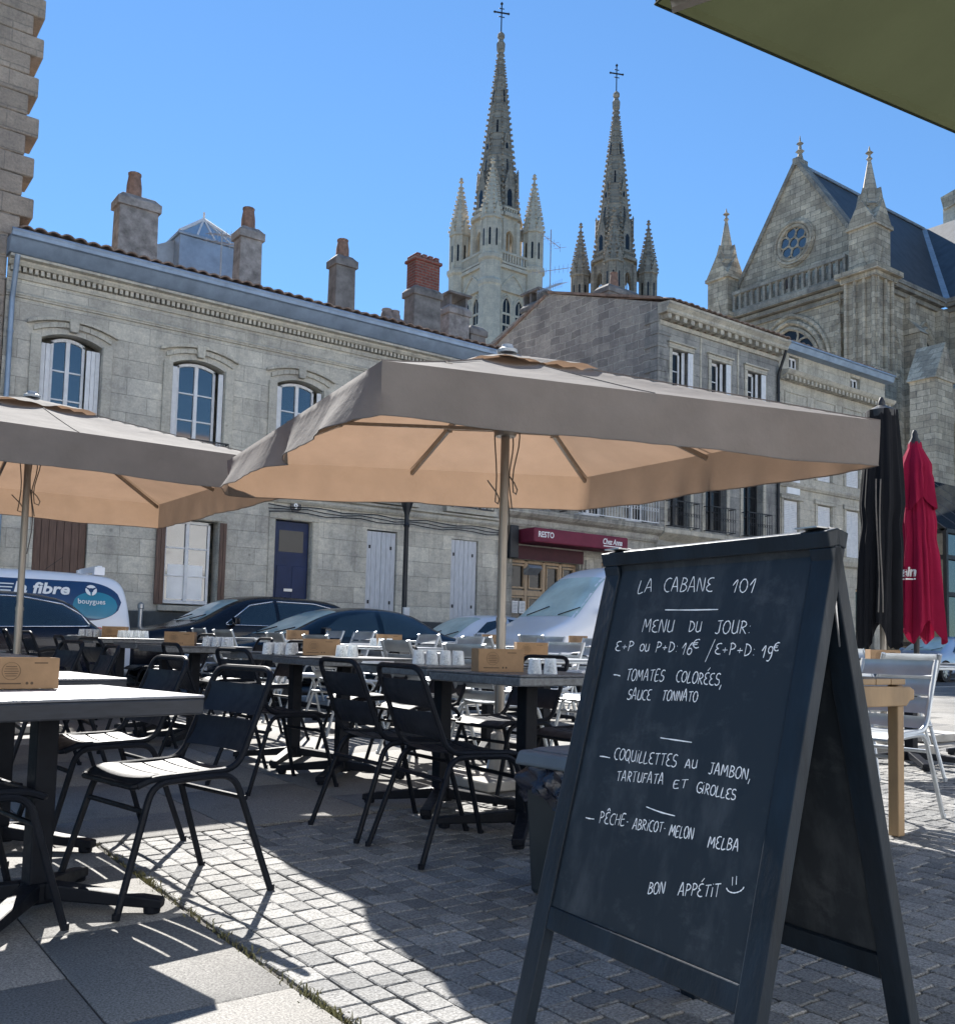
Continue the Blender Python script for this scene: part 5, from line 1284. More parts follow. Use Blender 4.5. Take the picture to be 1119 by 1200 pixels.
def make_chair(name, frame, slats, silver=False):
    t = empty(name, (0, 0, 0)); r = .0125
    b = MB(); seat_slats(b, [(-.165, -.088), (-.078, -.004), (.006, .082), (.092, .212)], .19); b.build('seat', M[slats], t, smooth=40)
    b = MB()
    if silver:
        for z0, z1 in ((.72, .80), (.625, .705), (.53, .61), (.455, .515)): slat(b, z0, z1, .20, .012)
    else:
        slat(b, .635, .745, .188); slat(b, .505, .615, .192)
    b.build('backrest', M[slats], t, smooth=40)
    b = MB()
    if silver:
        for sg in (-1, 1): b = MB(); b.tube(fillet([(.21, sg * .20, .43), (-.165, sg * .205, .443), (-.312, sg * .205, .80)], .08), r * 1.15, 8); b.build('back_post', M[frame], t, smooth=40)
    else:
        top = fillet([(.215, .195, .415), (.16, .20, .437), (-.165, .20, .445), (-.31, .195, .802), (-.31, -.195, .802), (-.165, -.20, .445), (.16, -.20, .437), (.215, -.195, .415)], .065, 6)
        b.tube(top, r, 8); b.build('back_frame', M[frame], t, smooth=40)
    b = MB(); b.tube(fillet([(.205, .195, .418), (.225, .185, .412), (.225, -.185, .412), (.205, -.195, .418)], .03), r * .85, 8); b.build('seat_rail', M[frame], t, smooth=40)
    for sg in (-1, 1):
        b = MB(); b.tube(fillet([(.285, sg * .235, .004), (.165, sg * .207, .422), (-.01, sg * .207, .428)], .06), r, 8); b.lathe([(.0138, 0), (.0142, .02), (.012, .022)], (.286, sg * .235, 0), 8); b.build('leg', M[frame], t, smooth=40)
        b = MB(); b.tube(fillet([(-.30, sg * .24, .004), (-.15, sg * .207, .428), (-.01, sg * .207, .428)], .06), r, 8); b.lathe([(.0138, 0), (.0142, .02), (.012, .022)], (-.301, sg * .24, 0), 8); b.build('leg', M[frame], t, smooth=40)
    for x, y, z in ((.19, .214, .33), (-.195, .216, .34)):
        b = MB(); b.tube([(x, -y, z), (x, y, z)], r * .75, 8); b.build('stretcher', M[frame], t, smooth=40)
    return t
DK = make_chair('terrace_chair', 'black_metal', 'slat_metal')
SV = make_chair('terrace_chair', 'alu', 'alu', True)
used = {}
def chair(kind, x, y, deg, label):
    src = DK if kind == 'd' else SV
    o = src if kind not in used else copy_tree(src)
    used[kind] = 1
    o.location = (x, y, ground(x, y)); o.rotation_euler = (0, 0, R(deg))
    tag(o, label, 'chair', 'black metal terrace chairs' if kind == 'd' else 'silver metal terrace chairs')
    if kind == 's': o.scale = (1.0, 1.0, 1.06)
    return o

# ---------------------------------------------------------------- tables
def make_table(top, edge, colm, size=.68, h=.75, thick=.05):
    t = empty('terrace_table', (0, 0, 0)); s = size / 2
    b = MB(); b.box(-s, s, -s, s, h - .010, h); b.build('tabletop', M[top], t, bevel=.004, seg=2)
    b = MB(); b.box(-s + .001, s - .001, -s + .001, s - .001, h - thick, h - .0105); b.build('table_edge', M[edge], t, bevel=.006, seg=2)
    b = MB(); b.box(-.036, .036, -.036, .036, .07, h - thick); b.box(-.14, .14, -.14, .14, h - thick - .012, h - thick); b.build('column', M[colm], t, bevel=.008)
    b = MB(); b.box(-.05, .05, -.05, .05, .03, .10); b.build('hub', M[colm], t, bevel=.01)
    for k in range(4):
        a = k * math.pi / 2 + math.pi / 4; d_ = Vector((math.cos(a), math.sin(a), 0)); n = Vector((-d_.y, d_.x, 0)); b = MB()
        p0, p1 = d_ * .04, d_ * .42
        i = [b.V(q) for q in (p0 - n * .032 + Vector((0, 0, .045)), p0 + n * .032 + Vector((0, 0, .045)), p0 + n * .032 + Vector((0, 0, .10)), p0 - n * .032 + Vector((0, 0, .10)), p1 - n * .028 + Vector((0, 0, .018)), p1 + n * .028 + Vector((0, 0, .018)), p1 + n * .028 + Vector((0, 0, .05)), p1 - n * .028 + Vector((0, 0, .05)))]
        for q in ((0, 1, 2, 3), (7, 6, 5, 4), (0, 4, 5, 1), (1, 5, 6, 2), (2, 6, 7, 3), (3, 7, 4, 0)): b.F([i[j] for j in q])
        p2 = d_ * .385; b.lathe([(.028, 0), (.03, .03), (.02, .034)], p2, 10); b.build('foot', M[colm], t, bevel=.006)
    return t
T_white = make_table('pale_top', 'dark_edge', 'black_metal', .75, .727, .065)
T_dark = make_table('granite', 'granite', 'black_metal', .68, .75, .05)
T_silv = make_table('silver_table', 'silver_table', 'black_metal', .68, .75, .03)
tused = set()
def table(kind, x, y, deg, label, dz=0.0):
    src = {'w': T_white, 'd': T_dark, 's': T_silv}[kind]
    o = src if kind not in tused else copy_tree(src); tused.add(kind)
    o.location = (x, y, ground(x, y) + dz); o.rotation_euler = (0, 0, R(deg)); tag(o, label, 'table', {'w': 'white-topped terrace tables', 'd': 'dark-topped terrace tables', 's': 'silver terrace tables'}[kind])
    return o
# near left, white laminate
table('w', .77, 3.48, 11, 'nearest white-topped table with a thick dark edge at the left frame edge')
table('w', .83, 4.48, 4, 'white-topped table directly behind the nearest one, same printed box between them')
chair('d', 1.20, 3.50, 190, 'black chair standing half on the setts with its seat in full sun, nearest whole chair')
chair('d', 1.22, 4.45, 184, 'black chair with a sunlit seat right behind the nearest whole chair')
chair('d', .49, 3.42, 8, 'black chair cut by the left frame edge, in front of the nearest white table')
chair('d', .50, 4.36, 4, 'black chair at the left frame edge on the far side of the nearest table column')
table('d', .86, 6.05, 2, 'dark table behind the two white-topped tables at the left edge')
table('d', .86, 6.80, -3, 'dark table furthest back in the left-edge column under the left parasol')
chair('d', 1.38, 6.02, 176, 'black chair under the left parasol, the nearer one behind the printed box')
chair('d', 1.36, 6.82, 188, 'black chair beside the left parasol pole, further back than its neighbour')
# centre column, dark tops
CX = [(2.93, 3.55, 'dark table whose corner is nearest the chalkboard, with a printed box and glasses'), (2.93, 4.26, 'dark table adjoining the one nearest the chalkboard'),
      (2.96, 5.42, 'dark table in mid terrace carrying a brown box and white glasses'), (2.97, 6.13, 'dark table joined behind the mid-terrace table with the brown box'),
      (2.72, 7.42, 'dark table with a dark brown box, in front of the SUV'), (2.72, 8.13, 'dark table joined behind the one with the dark brown box'),
      (2.76, 9.55, 'dark table laden with white glasses, in front of the livery van'), (2.76, 10.25, 'rearmost dark table, beside the kerb in front of the livery van')]
for i, (x, y, l) in enumerate(CX): table('d', x, y, rnd.uniform(-2, 2), l, .015 if i < 2 else .005)
chair('d', 2.47, 3.47, -4, 'black chair nearest the chalkboard, its back to the left, at the table with glasses')
chair('d', 2.46, 4.00, -2, 'black chair just left of the one nearest the chalkboard, at the same pair of tables')
chair('d', 3.50, 3.72, 178, 'black chair beyond the dark table nearest the chalkboard, facing it')
chair('d', 3.48, 4.40, 184, 'black chair on the far side of the second dark table by the chalkboard, facing left')
chair('d', 2.46, 5.32, 6, 'black chair with its back to the left at the mid-terrace table with the brown box')
chair('d', 2.42, 6.20, -3, 'black chair left of the second mid-terrace table, behind the sunlit chairs')
chair('d', 3.52, 5.38, 180, 'black chair with only its top loop showing right of the brown box and glasses')
chair('d', 3.55, 6.15, 176, 'black chair facing left beyond the second mid-terrace table')
chair('d', 2.18, 7.30, 8, 'black chair seen from behind left of the dark brown box, nearer one')
chair('d', 2.14, 7.98, -4, 'black chair seen from behind left of the dark brown box, second one')
chair('d', 3.30, 7.40, 181, 'black chair beyond the dark brown box, below the SUV bonnet')
chair('d', 3.32, 8.15, 175, 'black chair facing left beyond the table joined behind the dark brown box')
chair('d', 2.20, 9.50, 2, 'black chair seen from behind at the table laden with white glasses')
chair('d', 2.16, 10.22, -6, 'black chair seen from behind at the rearmost dark table')
chair('d', 3.34, 9.60, 184, 'black chair facing left at the table laden with white glasses')
chair('d', 3.30, 10.28, 178, 'black chair facing left at the rearmost dark table')
# silver columns
SX = [(4.46, 5.22, 'silver table with a printed box right beside the main parasol pole'), (4.50, 5.93, 'silver table joined behind the one beside the parasol pole'),
      (4.62, 7.52, 'silver table with a printed box in front of the blue saloon'), (4.62, 8.23, 'silver table joined behind the one with the printed box, in front of the saloon'),
      (4.60, 9.50, 'silver table with a small box under the saloon windscreen'), (4.60, 10.2, 'rearmost silver table under the saloon windscreen'),
      (6.40, 7.60, 'silver table in front of the white van, left of the chalkboard'), (6.42, 8.31, 'silver table joined behind the one in front of the white van'),
      (6.38, 9.62, 'silver table in front of the white hatchback'), (8.10, 8.80, 'silver table with a brown box at the chalkboard edge, below the white van'),
      (7.00, 3.92, 'silver table right of the chalkboard below the closed black parasol'), (8.16, 3.80, 'silver table at the right frame edge below the red parasol')]
for x, y, l in SX: table('s', x, y, rnd.uniform(-2, 2), l)
SC_ = [(3.96, 5.10, 3, 'silver chair left of the table beside the parasol pole, legs in full sun'), (3.98, 5.95, -4, 'silver chair left of the table joined behind the one by the parasol pole'),
       (5.02, 5.25, 178, 'silver chair facing left right behind the main parasol pole'), (5.05, 5.98, 184, 'silver chair facing left behind the clump of glasses'),
       (4.08, 7.45, 2, 'silver chair with its back to us left of the box by the saloon'), (4.06, 8.20, -5, 'silver chair seen from behind at the table joined in front of the saloon'),
       (5.16, 7.50, 181, 'silver chair facing left beyond the box in front of the saloon'), (5.18, 8.28, 176, 'silver chair facing left below the saloon rear window'),
       (4.04, 9.45, 4, 'silver chair with its back to us below the saloon windscreen, nearer'), (4.06, 10.15, -2, 'silver chair with its back to us below the saloon windscreen, farther'),
       (5.16, 9.55, 183, 'silver chair facing left below the saloon side windows, nearer'), (5.14, 10.22, 179, 'silver chair facing left below the saloon side windows, farther'),
       (5.84, 7.52, 5, 'silver chair seen from behind in front of the white hatchback bonnet'), (5.86, 8.35, -3, 'silver chair seen from behind below the white hatchback doors'),
       (6.96, 7.66, 178, 'silver chair facing left just left of the chalkboard'), (6.98, 8.38, 186, 'silver chair facing left below the white van bonnet'),
       (5.82, 9.60, 1, 'silver chair seen from behind at the table in front of the hatchback'), (6.94, 9.66, 180, 'silver chair facing left at the table in front of the hatchback'),
       (7.55, 8.75, 3, 'silver chair seen from behind at the brown-box table below the white van'), (8.66, 8.84, 182, 'silver chair facing left at the brown-box table below the white van'),
       (4.84, 2.92, 186, 'silver slatted chair beside the wooden table, nearest of the silver ones'), (6.32, 3.72, 62, 'silver chair with its back towards us behind the nearest silver chair'),
       (7.62, 4.50, -88, 'silver chair facing us at the table below the black parasol'), (7.55, 3.02, 95, 'silver chair cut by the right frame edge')]
for x, y, d_, l in SC_: chair('s', x, y, d_, l)
# wooden high table right of the board
WT = empty('wooden_table', (4.20, 3.10, ground(4.2, 3.1))); tag(WT, 'honey wood table with square legs half hidden by the chalkboard', 'table')
b = MB()
for k in range(5): b.box(-.34 + k * .131, -.34 + k * .131 + .126, -.55, .62, .735, .765)
b.build('tabletop', M['raw_wood'], WT, bevel=.005)
for ya in (-.545, .545):
    b = MB()
    if ya < 0: b.prism([(-.36, ya, .63), (.33, ya, .63), (.36, ya, .655), (.40, ya, .66), (.40, ya, .71), (.36, ya, .725), (-.36, ya, .733)], (0, .035, 0))
    else: b.box(-.36, .36, ya, ya + .035, .63, .733)
    b.build('apron', M['raw_wood'], WT, bevel=.006)
for sx in (-1, 1):
    for sy in (-1, 1):
        b = MB(); xx = sx * .295; yy = sy * .505; b.box(xx - .028, xx + .028, yy - .028, yy + .028, 0, .732); b.build('leg', M['raw_wood'], WT, bevel=.006)
for k in range(5):
    b = MB(); b.lathe([(.055, 0), (.085, .008), (.09, .016), (.06, .018)], n=20)
    pl_ = b.build('plate', M['varnish'], smooth=40); pl_.location = (4.2, 2.72, ground(4.2, 3.1) + .766 + k * .019)
    tag(pl_, ['lowest wooden coaster of the little pile on the wooden table', 'second wooden coaster up in the pile on the wooden table', 'middle wooden coaster of the pile on the wooden table', 'second wooden coaster from the top of the pile', 'topmost wooden coaster on the wooden table'][k], 'coaster', 'coasters piled on the wooden table')

# ---------------------------------------------------------------- boxes and glasses on the tables
def make_box():
    t = empty('menu_box', (0, 0, 0)); L2, W2, h = .115, .05, .108; th = .004
    b = MB()
    b.box(-L2, L2, -W2, -W2 + th, 0, h); b.box(-L2, L2, W2 - th, W2, 0, h); b.box(-L2, -L2 + th, -W2 + th, W2 - th, 0, h); b.box(L2 - th, L2, -W2 + th, W2 - th, 0, h); b.box(-L2 + th, L2 - th, -W2 + th, W2 - th, 0, .006)
    b.build('carton', M['card'], t, bevel=.0015, seg=1)
    b = MB()
    for yy, d_ in ((-W2 - .0008, 1),):
        pts = [(-.045 + .030 * math.cos(2 * math.pi * k / 24), yy, .062 + .030 * math.sin(2 * math.pi * k / 24)) for k in range(24)]
        b.tube(pts, .0008, 4, closed=True)
        for k in range(5): w_ = .024 - .003 * abs(k - 2); b.box(-.045 - w_, -.045 + w_, yy - .0003, yy + .0003, .044 + k * .008, .0465 + k * .008)
        b.box(.03, .075, yy - .0003, yy + .0003, .088, .092)
        for q in (.008, .024): b.lathe([(.0001, -.0006), (.005, -.0006), (.005, .0006), (.0001, .0006)], (0, 0, 0), 10) if False else b.prism([(q + .005 * math.cos(j * .7854), yy, .02 + .005 * math.sin(j * .7854)) for j in range(8)], (0, -.0005, 0))
        b.box(-.09, -.012, yy - .0003, yy + .0003, .017, .021)
    b.build('printing', M['print'], t)
    m_ = MB()
    for k in range(3): m_.box(-.10, .10, -.03 + k * .018, -.026 + k * .018, .006, .100)
    m_.build('menu_cards', M['paper'], t)
    return t
BX = make_box(); bx_used = [0]
def boxat(x, y, h, deg, label):
    o = BX if not bx_used[0] else copy_tree(BX); bx_used[0] = 1
    o.location = (x, y, ground(x, y) + h); o.rotation_euler = (0, 0, R(deg)); tag(o, label, 'box', 'kraft cardboard boxes on the tables'); return o
H_ = .7505
GS = .78
boxat(.72, 3.66, .7275, 6, 'large-looking printed kraft box on the nearest white-topped table')
boxat(2.80, 3.62, H_ + .015, -16, 'printed kraft box on the dark table by the chalkboard, glasses beside it')
boxat(2.90, 5.62, H_ + .005, -34, 'sunlit brown box between white glasses on the mid-terrace table')
boxat(2.60, 7.42, H_ + .005, -30, 'dark brown box in front of the SUV bonnet')
boxat(2.76, 9.75, H_ + .005, -34, 'brown box between two clusters of white glasses at the left rear')
boxat(4.68, 7.72, H_, -20, 'printed kraft box in front of the blue saloon door')
boxat(4.58, 9.45, H_, -18, 'small printed kraft box under the saloon windscreen')
boxat(4.44, 5.35, H_, -26, 'printed kraft box right of the parasol pole, behind the clear glasses')
boxat(6.42, 8.40, H_, -34, 'small brown box between the saloon and the white hatchback')
boxat(8.10, 8.85, H_, -38, 'small brown box at the chalkboard edge below the white van')
boxat(6.84, 4.05, H_, -34, 'brown box below the closed black parasol')
boxat(8.05, 3.92, H_, -30, 'brown box at the right frame edge below the red parasol')
b = MB(); b.lathe([(.024, 0), (.026, .003), (.034, .09), (.035, .095), (.033, .095), (.031, .088), (.0235, .008), (.002, .006)], n=14, cap=False)
GL = b.build('tumbler', M['tumbler'], smooth=40); gl_used = [0]
def glass(x, y, h, label, group, upside=True, z2=0):
    o = GL if not gl_used[0] else GL.copy()
    if gl_used[0]: COL.objects.link(o)
    gl_used[0] = 1
    o.location = (x, y, ground(x, y) + h + z2 + (.0955 * GS if upside else 0)); o.scale = (1, 1, GS); o.rotation_euler = (math.pi if upside else 0, 0, rnd.uniform(0, 6))
    tag(o, label, 'glass', group); return o
def cluster(cx_, cy_, h, nx, ny, label, group, deg=0):
    c, s = math.cos(R(deg)), math.sin(R(deg))
    for i in range(nx):
        for j in range(ny):
            u, v = (i - (nx - 1) / 2) * .072, (j - (ny - 1) / 2) * .072
            glass(cx_ + u * c - v * s + rnd.uniform(-.003, .003), cy_ + u * s + v * c + rnd.uniform(-.003, .003), h, label, group)
cluster(2.86, 3.36, H_ + .015, 2, 1, 'upturned clear tumbler beside the printed box near the chalkboard', 'tumblers by the chalkboard', -30)
cluster(2.92, 4.30, H_ + .015, 4, 2, 'upturned clear tumbler in the clump on the second dark table by the chalkboard', 'tumblers on the second dark table', -30)
cluster(2.72, 5.85, H_ + .005, 3, 3, 'upturned white-lit tumbler left of the sunlit brown box', 'tumblers left of the sunlit brown box', -34)
cluster(2.98, 5.42, H_ + .005, 2, 2, 'upturned white-lit tumbler right of the sunlit brown box', 'tumblers right of the sunlit brown box', -34)
cluster(2.84, 7.25, H_ + .005, 3, 3, 'upturned tumbler right of the dark brown box before the SUV', 'tumblers right of the dark brown box', -34)
cluster(2.58, 9.95, H_ + .005, 3, 2, 'upturned white-lit tumbler left of the brown box at the left rear', 'tumblers left of the rear brown box', -34)
cluster(2.86, 9.50, H_ + .005, 4, 2, 'upturned white-lit tumbler right of the brown box at the left rear', 'tumblers right of the rear brown box', -34)
cluster(4.50, 7.55, H_, 3, 2, 'upturned tumbler on the silver table in front of the saloon', 'tumblers before the saloon', -30)
for x, y, h, l in ((2.62, 4.42, H_ + .015, 'white folded napkin on the second dark table by the chalkboard'), (3.20, 3.42, H_ + .015, 'white folded napkin at the right end of the dark table by the chalkboard'), (2.62, 6.4, H_ + .005, 'white napkin on the second mid-terrace table'), (4.6, 8.1, H_, 'white napkin on the silver table before the saloon'), (2.5, 10.1, H_ + .005, 'white napkin on the rearmost dark table')):
    b = MB(); b.box(-.09, .09, -.06, .06, 0, .006); b.box(-.085, .088, -.055, .058, .006, .012)
    o = b.build('napkin', M['paper'], bevel=.003); o.location = (x, y, ground(x, y) + h); o.rotation_euler = (0, 0, R(rnd.uniform(-50, 50))); tag(o, l, 'napkin')

# ---------------------------------------------------------------- parasols
def canopy_fn(half, rise, sag=.055, droop=.05):
    def h(u, v):
        m = max(abs(u), abs(v)); 
        if m < 1e-6: return rise
        a = math.atan2(v, u); q = (a / (math.pi / 4)) % 1.0
        # position between neighbouring ribs measured along the square
        w_ = abs((min(abs(u), abs(v)) / m)); s_ = math.sin(math.pi * w_)
        return rise * (1 - m) ** 1.04 - sag * s_ * 3.2 * m * (1 - m) + .8 * sag * math.sin(9 * u + 4 * v) * s_ * m * (1 - m) - droop * (w_ ** 4) * m ** 3
    return h
def parasol(name, label, x, y, zedge, half, rise, yaw, matname, valance=.27, seedv=1, sag=.03, droop=.0, quad=None, wav=1.0, flare=0.0):
    t = empty(name, (x, y, ground(x, y)), R(yaw)); tag(t, label, 'parasol', 'open parasols'); z0 = zedge - ground(x, y); rn = random.Random(seedv)
    h = canopy_fn(half, rise, sag, droop); N_ = 40; mats = M[matname]
    def Q(u, v):
        if not quad: return Vector((u * half, v * half, 0))
        a, b_, c, d = quad; k = (1 + u) / 2; l = (1 + v) / 2        # the four rim corners, measured from the pole
        q = [(a[i] * (1 - k) + b_[i] * k) * (1 - l) + (d[i] * (1 - k) + c[i] * k) * l for i in (0, 1)]
        m0 = [(a[i] + b_[i] + c[i] + d[i]) / 4 for i in (0, 1)]; e = (1 - max(abs(u), abs(v)))
        return Vector((q[0] - m0[0] * e, q[1] - m0[1] * e, 0))
    b = MB()
    ix = b.grid(lambda u, v: Q(2 * u - 1, 2 * v - 1) + Vector((0, 0, z0 + h(2 * u - 1, 2 * v - 1))), N_, N_)
    # valance
    edge = [ix[i][0] for i in range(N_)] + [ix[N_][j] for j in range(N_)] + [ix[i][N_] for i in range(N_, 0, -1)] + [ix[0][j] for j in range(N_, 0, -1)]
    ne = len(edge); prev = edge; rows = 6
    outs = []
    for k in range(ne):
        i_, j_ = divmod(edge[k], N_ + 1); u, v = 2 * i_ / N_ - 1, 2 * j_ / N_ - 1
        if abs(abs(u) - 1) < 1e-4 and abs(abs(v) - 1) < 1e-4: d = Vector((math.copysign(.7, u), math.copysign(.7, v), 0))
        elif abs(abs(u) - 1) < 1e-4: d = Vector((math.copysign(1, u), 0, 0))
        else: d = Vector((0, math.copysign(1, v), 0))
        outs.append(d)
    ph = [rn.uniform(0, 6.3) for _ in range(4)]
    for r_ in range(1, rows + 1):
        cur = []
        for k in range(ne):
            p = b.v[edge[k]]; s = k / ne; w_ = r_ / rows
            along = (k % (N_ / 2)) / (N_ / 2)
            bil = wav * (.010 * math.sin(2 * math.pi * 7 * s + ph[0]) + .006 * math.sin(2 * math.pi * 31 * s + ph[1]) + .0035 * math.sin(2 * math.pi * 83 * s + ph[2])) + wav * .012 * math.sin(30 * along) * (math.exp(-(along / .16) ** 2) + math.exp(-((1 - along) / .16) ** 2))
            ln = valance * (1 + wav * (.012 * math.sin(2 * math.pi * 13 * s + ph[3]) + .05 * (1 - abs(2 * along - 1)) - .03))
            nip = wav * (-.02 * math.exp(-((along - .0) / .06) ** 2) - .02 * math.exp(-((along - 1.0) / .06) ** 2))
            fl = flare * min(1.0, 4 * along, 4 * (1 - along)) * (1 + .15 * math.sin(11 * s * 6.28 + ph[1])) if outs[k].x < -.9 else 0
            cur.append(b.V(p + outs[k] * ((bil + nip + fl) * w_ ** 1.3) + Vector((0, 0, -ln * w_))))
        for k in range(ne): b.F((prev[k], cur[k], cur[(k + 1) % ne], prev[(k + 1) % ne]))
        prev = cur
    hem = [Vector(b.v[q]) for q in prev]; rim = [Vector(b.v[q]) for q in edge]
    cn = b.build('canopy', mats, t, smooth=60)
    b = MB(); b.tube(hem, .0035, 5, closed=True)
    for e in ((1, 0), (1, 1), (0, 1), (-1, 1), (-1, 0), (-1, -1), (0, -1), (1, -1)):
        b.tube([Q(e[0] * k / 12, e[1] * k / 12) + Vector((0, 0, z0 + h(e[0] * k / 12, e[1] * k / 12) + .002)) for k in range(3, 13)], .004, 4)
    b.build('seam', mats, t, smooth=60)
    b = MB(); hv = half * .27                                          # vent cap on top
    def cap(u, v):
        x_, y_ = (2 * u - 1), (2 * v - 1); m = max(abs(x_), abs(y_)); w_ = min(abs(x_), abs(y_)) / m if m > 0 else 0
        return Q(x_ * .27, y_ * .27) + Vector((0, 0, z0 + rise * (1 - m * .27) + .014 + .022 * m * math.sin(math.pi * w_) + .006 * math.sin(14 * x_ + 9 * y_) * m))
    b.grid(cap, 20, 20); b.build('vent_cap', mats, t, smooth=60)
    for (cx_, cy_) in ((1, 0), (1, 1), (0, 1), (-1, 1), (-1, 0), (-1, -1), (0, -1), (1, -1)):
        b = MB(); p0 = Vector((cx_ * .05, cy_ * .05, z0 + rise - .05)); p1 = Q(cx_ * .985, cy_ * .985) + Vector((0, 0, z0 + h(cx_ * .985, cy_ * .985) - .03))
        b.bar(p0 - Vector((0, 0, .012)), p1 - Vector((0, 0, .012)), .022, .030); rb = b.build('rib', M['alu_pole'], t)
        b = MB(); pm = p0.lerp(p1, .56); q0 = Vector((cx_ * .055, cy_ * .055, z0 + .07))
        b.bar(q0, pm, .016, .022); b.obox(pm - Vector((0, 0, .012)), (.022, 0, 0), (0, .022, 0), (0, 0, .014)); b.build('strut', M['alu_pole'], rb)
    b = MB(); b.lathe([(.065, z0 + .02), (.075, z0 + .04), (.075, z0 + .11), (.05, z0 + .13)], n=14); b.build('strut_collar', M['alu_pole'], t, smooth=40)
    b = MB(); b.lathe([(.06, z0 + rise - .09), (.06, z0 + rise - .02)], n=14); b.build('hub', M['alu_pole'], t, smooth=40)
    b = MB(); b.lathe([(.065, z0 + rise + .015), (.068, z0 + rise + .035), (.04, z0 + rise + .05), (.035, z0 + rise + .07), (.01, z0 + rise + .075)], n=16); b.build('finial', M['lead'], t, smooth=40)
    b = MB(); b.lathe([(.031, .05), (.031, 1.0), (.034, 1.0), (.034, 1.03), (.028, 1.03), (.028, z0 + rise)], n=16); b.build('pole', M['alu_pole'], t, smooth=40)
    b = MB(); b.box(-.32, .32, -.32, .32, 0, .06); b.lathe([(.06, .06), (.05, .3), (.036, .32)], n=14); b.build('base', M['pave'], t, bevel=.012)
    b = MB()                                                         # hoisting cord
    for k, (dx, dy) in enumerate(((.06, .01), (.075, -.02), (-.05, .03), (.05, .04))):
        pts = [(dx * (1 + .3 * math.sin(q * .8 + k)), dy * (1 + .5 * math.sin(q * .7)), z0 + .1 - q * (.06 + .012 * k)) for q in range(10)]
        if k in (1, 2): pts = pts[:7] + [(pts[6][0] + .05 * math.sin(q * .9), pts[6][1] + .02, pts[6][2] - .02 + .16 * (1 - math.cos(q * .55)) * .5) for q in range(1, 6)]
        b.tube(pts, .0045, 5)
    b.build('cord', M['cord'], t)
    return t
parasol('parasol', 'large beige square parasol in the middle, its canopy lit from behind', 3.72, 4.78, 2.235, 1.44, .55, 0, 'beige_cloth', .265, 3, quad=((-1.50, -.98), (1.24, -1.84), (1.30, .64), (-1.06, 1.99)), flare=.13)
parasol('parasol', 'beige square parasol at the left, partly behind the middle one', 1.69, 8.77, 2.36, 1.66, .56, 0, 'beige_cloth', .27, 5)
parasol('parasol', 'olive green parasol overhead with one corner at the top right', 2.89, -.40, 2.40, 1.62, .45, -8, 'green_cloth', .03, 8, sag=.0, droop=.0, wav=0.0)

def closed_parasol(name, label, x, y, zt, zb, mat, r_top, r_mid, r_bot, collar, seedv):
    t = empty(name, (x, y, ground(x, y))); tag(t, label, 'parasol', 'closed parasols'); g0 = ground(x, y); zt -= g0; zb -= g0
    rn = random.Random(seedv); nf = 12; ph = [rn.uniform(0, 6.3) for _ in range(6)]
    def surf(r0, r1, r2, za, zb_, amp, bot, wob):
        def fn(u, v):
            a = 2 * math.pi * u; k = v
            r = r0 + (r1 - r0) * min(1, k / .45) if k < .45 else r1 + (r2 - r1) * (k - .45) / .55
            f = math.sin(nf * a / 2 + ph[0] + 1.4 * k) * .55 + math.sin(nf * a + ph[1] - 2 * k) * .3 + math.sin(nf * 1.5 // 1 * a + ph[2]) * .22
            r *= 1 + amp * (f + .10 * math.sin(31 * a + 6 * k) + .06 * math.sin(53 * a - 9 * k)) * (k * .75 + .3)
            tie = 1 - .10 * math.exp(-((k - .55) / .06) ** 2)
            z = za + (zb_ - za) * k - bot * max(0, k - .80) * 5 * (.5 + .5 * math.sin(4 * a + ph[3])) 
            return (r * tie * math.cos(a) + wob * k * math.sin(2.2 * k + ph[4]), r * tie * math.sin(a) + wob * k * math.cos(1.7 * k + ph[5]), z)
        return fn
    b = MB(); b.grid(surf(r_top, r_mid, r_bot, zt, zb + .12, .30, .22, .03), 96, 40); b.build('canopy', M[mat], t, smooth=70, recalc=True)
    if collar:
        b = MB(); b.grid(surf(r_top * .5, r_mid * .95, r_mid * 1.12, zt + .02, zt - collar, .26, .12, .0), 80, 12); b.build('vent_cap', M[mat], t, smooth=70)
    b = MB(); b.lathe([(r_top * 1.02, zt - .06), (r_top * 1.02, zt), (.03, zt + .05), (.03, zt + .08), (.012, zt + .12)], n=14, cap=False); b.build('finial', M['dark_iron'], t, smooth=40)
    b = MB(); b.lathe([(.026, .05), (.026, zt)], n=12); b.build('pole', M['alu_pole'] if mat != 'red_cloth' else M['dark_iron'], t, smooth=40)
    b = MB(); b.box(-.3, .3, -.3, .3, 0, .07); b.lathe([(.06, .07), (.04, .3)], n=12); b.build('base', M['pave'], t, bevel=.01)
    return t
bk = closed_parasol('closed_parasol', 'closed black parasol hanging in folds right of the chalkboard', 7.49, 4.43, 2.98, 1.06, 'black_cloth', .12, .165, .16, 0, 11)
b = MB()
for k in range(2): b.tube([(-.19 - .02 * k - .02 * math.sin(q * .5 + k), -.10 + .02 * k, 2.25 - q * .11) for q in range(11)], .006, 5)
b.build('cord', M['cord'], bk)
rd = closed_parasol('closed_parasol', 'closed red parasol with white lettering at the right edge', 8.72, 4.82, 2.95, 1.12, 'red_cloth', .055, .15, .20, .55, 12)
_cn = [c for c in rd.children if c.name.startswith('canopy')][0]
_bv = BVHTree.FromPolygons([v.co.copy() for v in _cn.data.vertices], [tuple(p.vertices) for p in _cn.data.polygons])
_lo = text_obj('lettering', 'ein', .13, M['white'], rd, plane_mw((-.22, .02, 1.52), (.62, -.78, 0), (.02, 0, 1)), .003, .005, .15, width=.125)
_d = Vector((.78, .62, 0)).normalized()
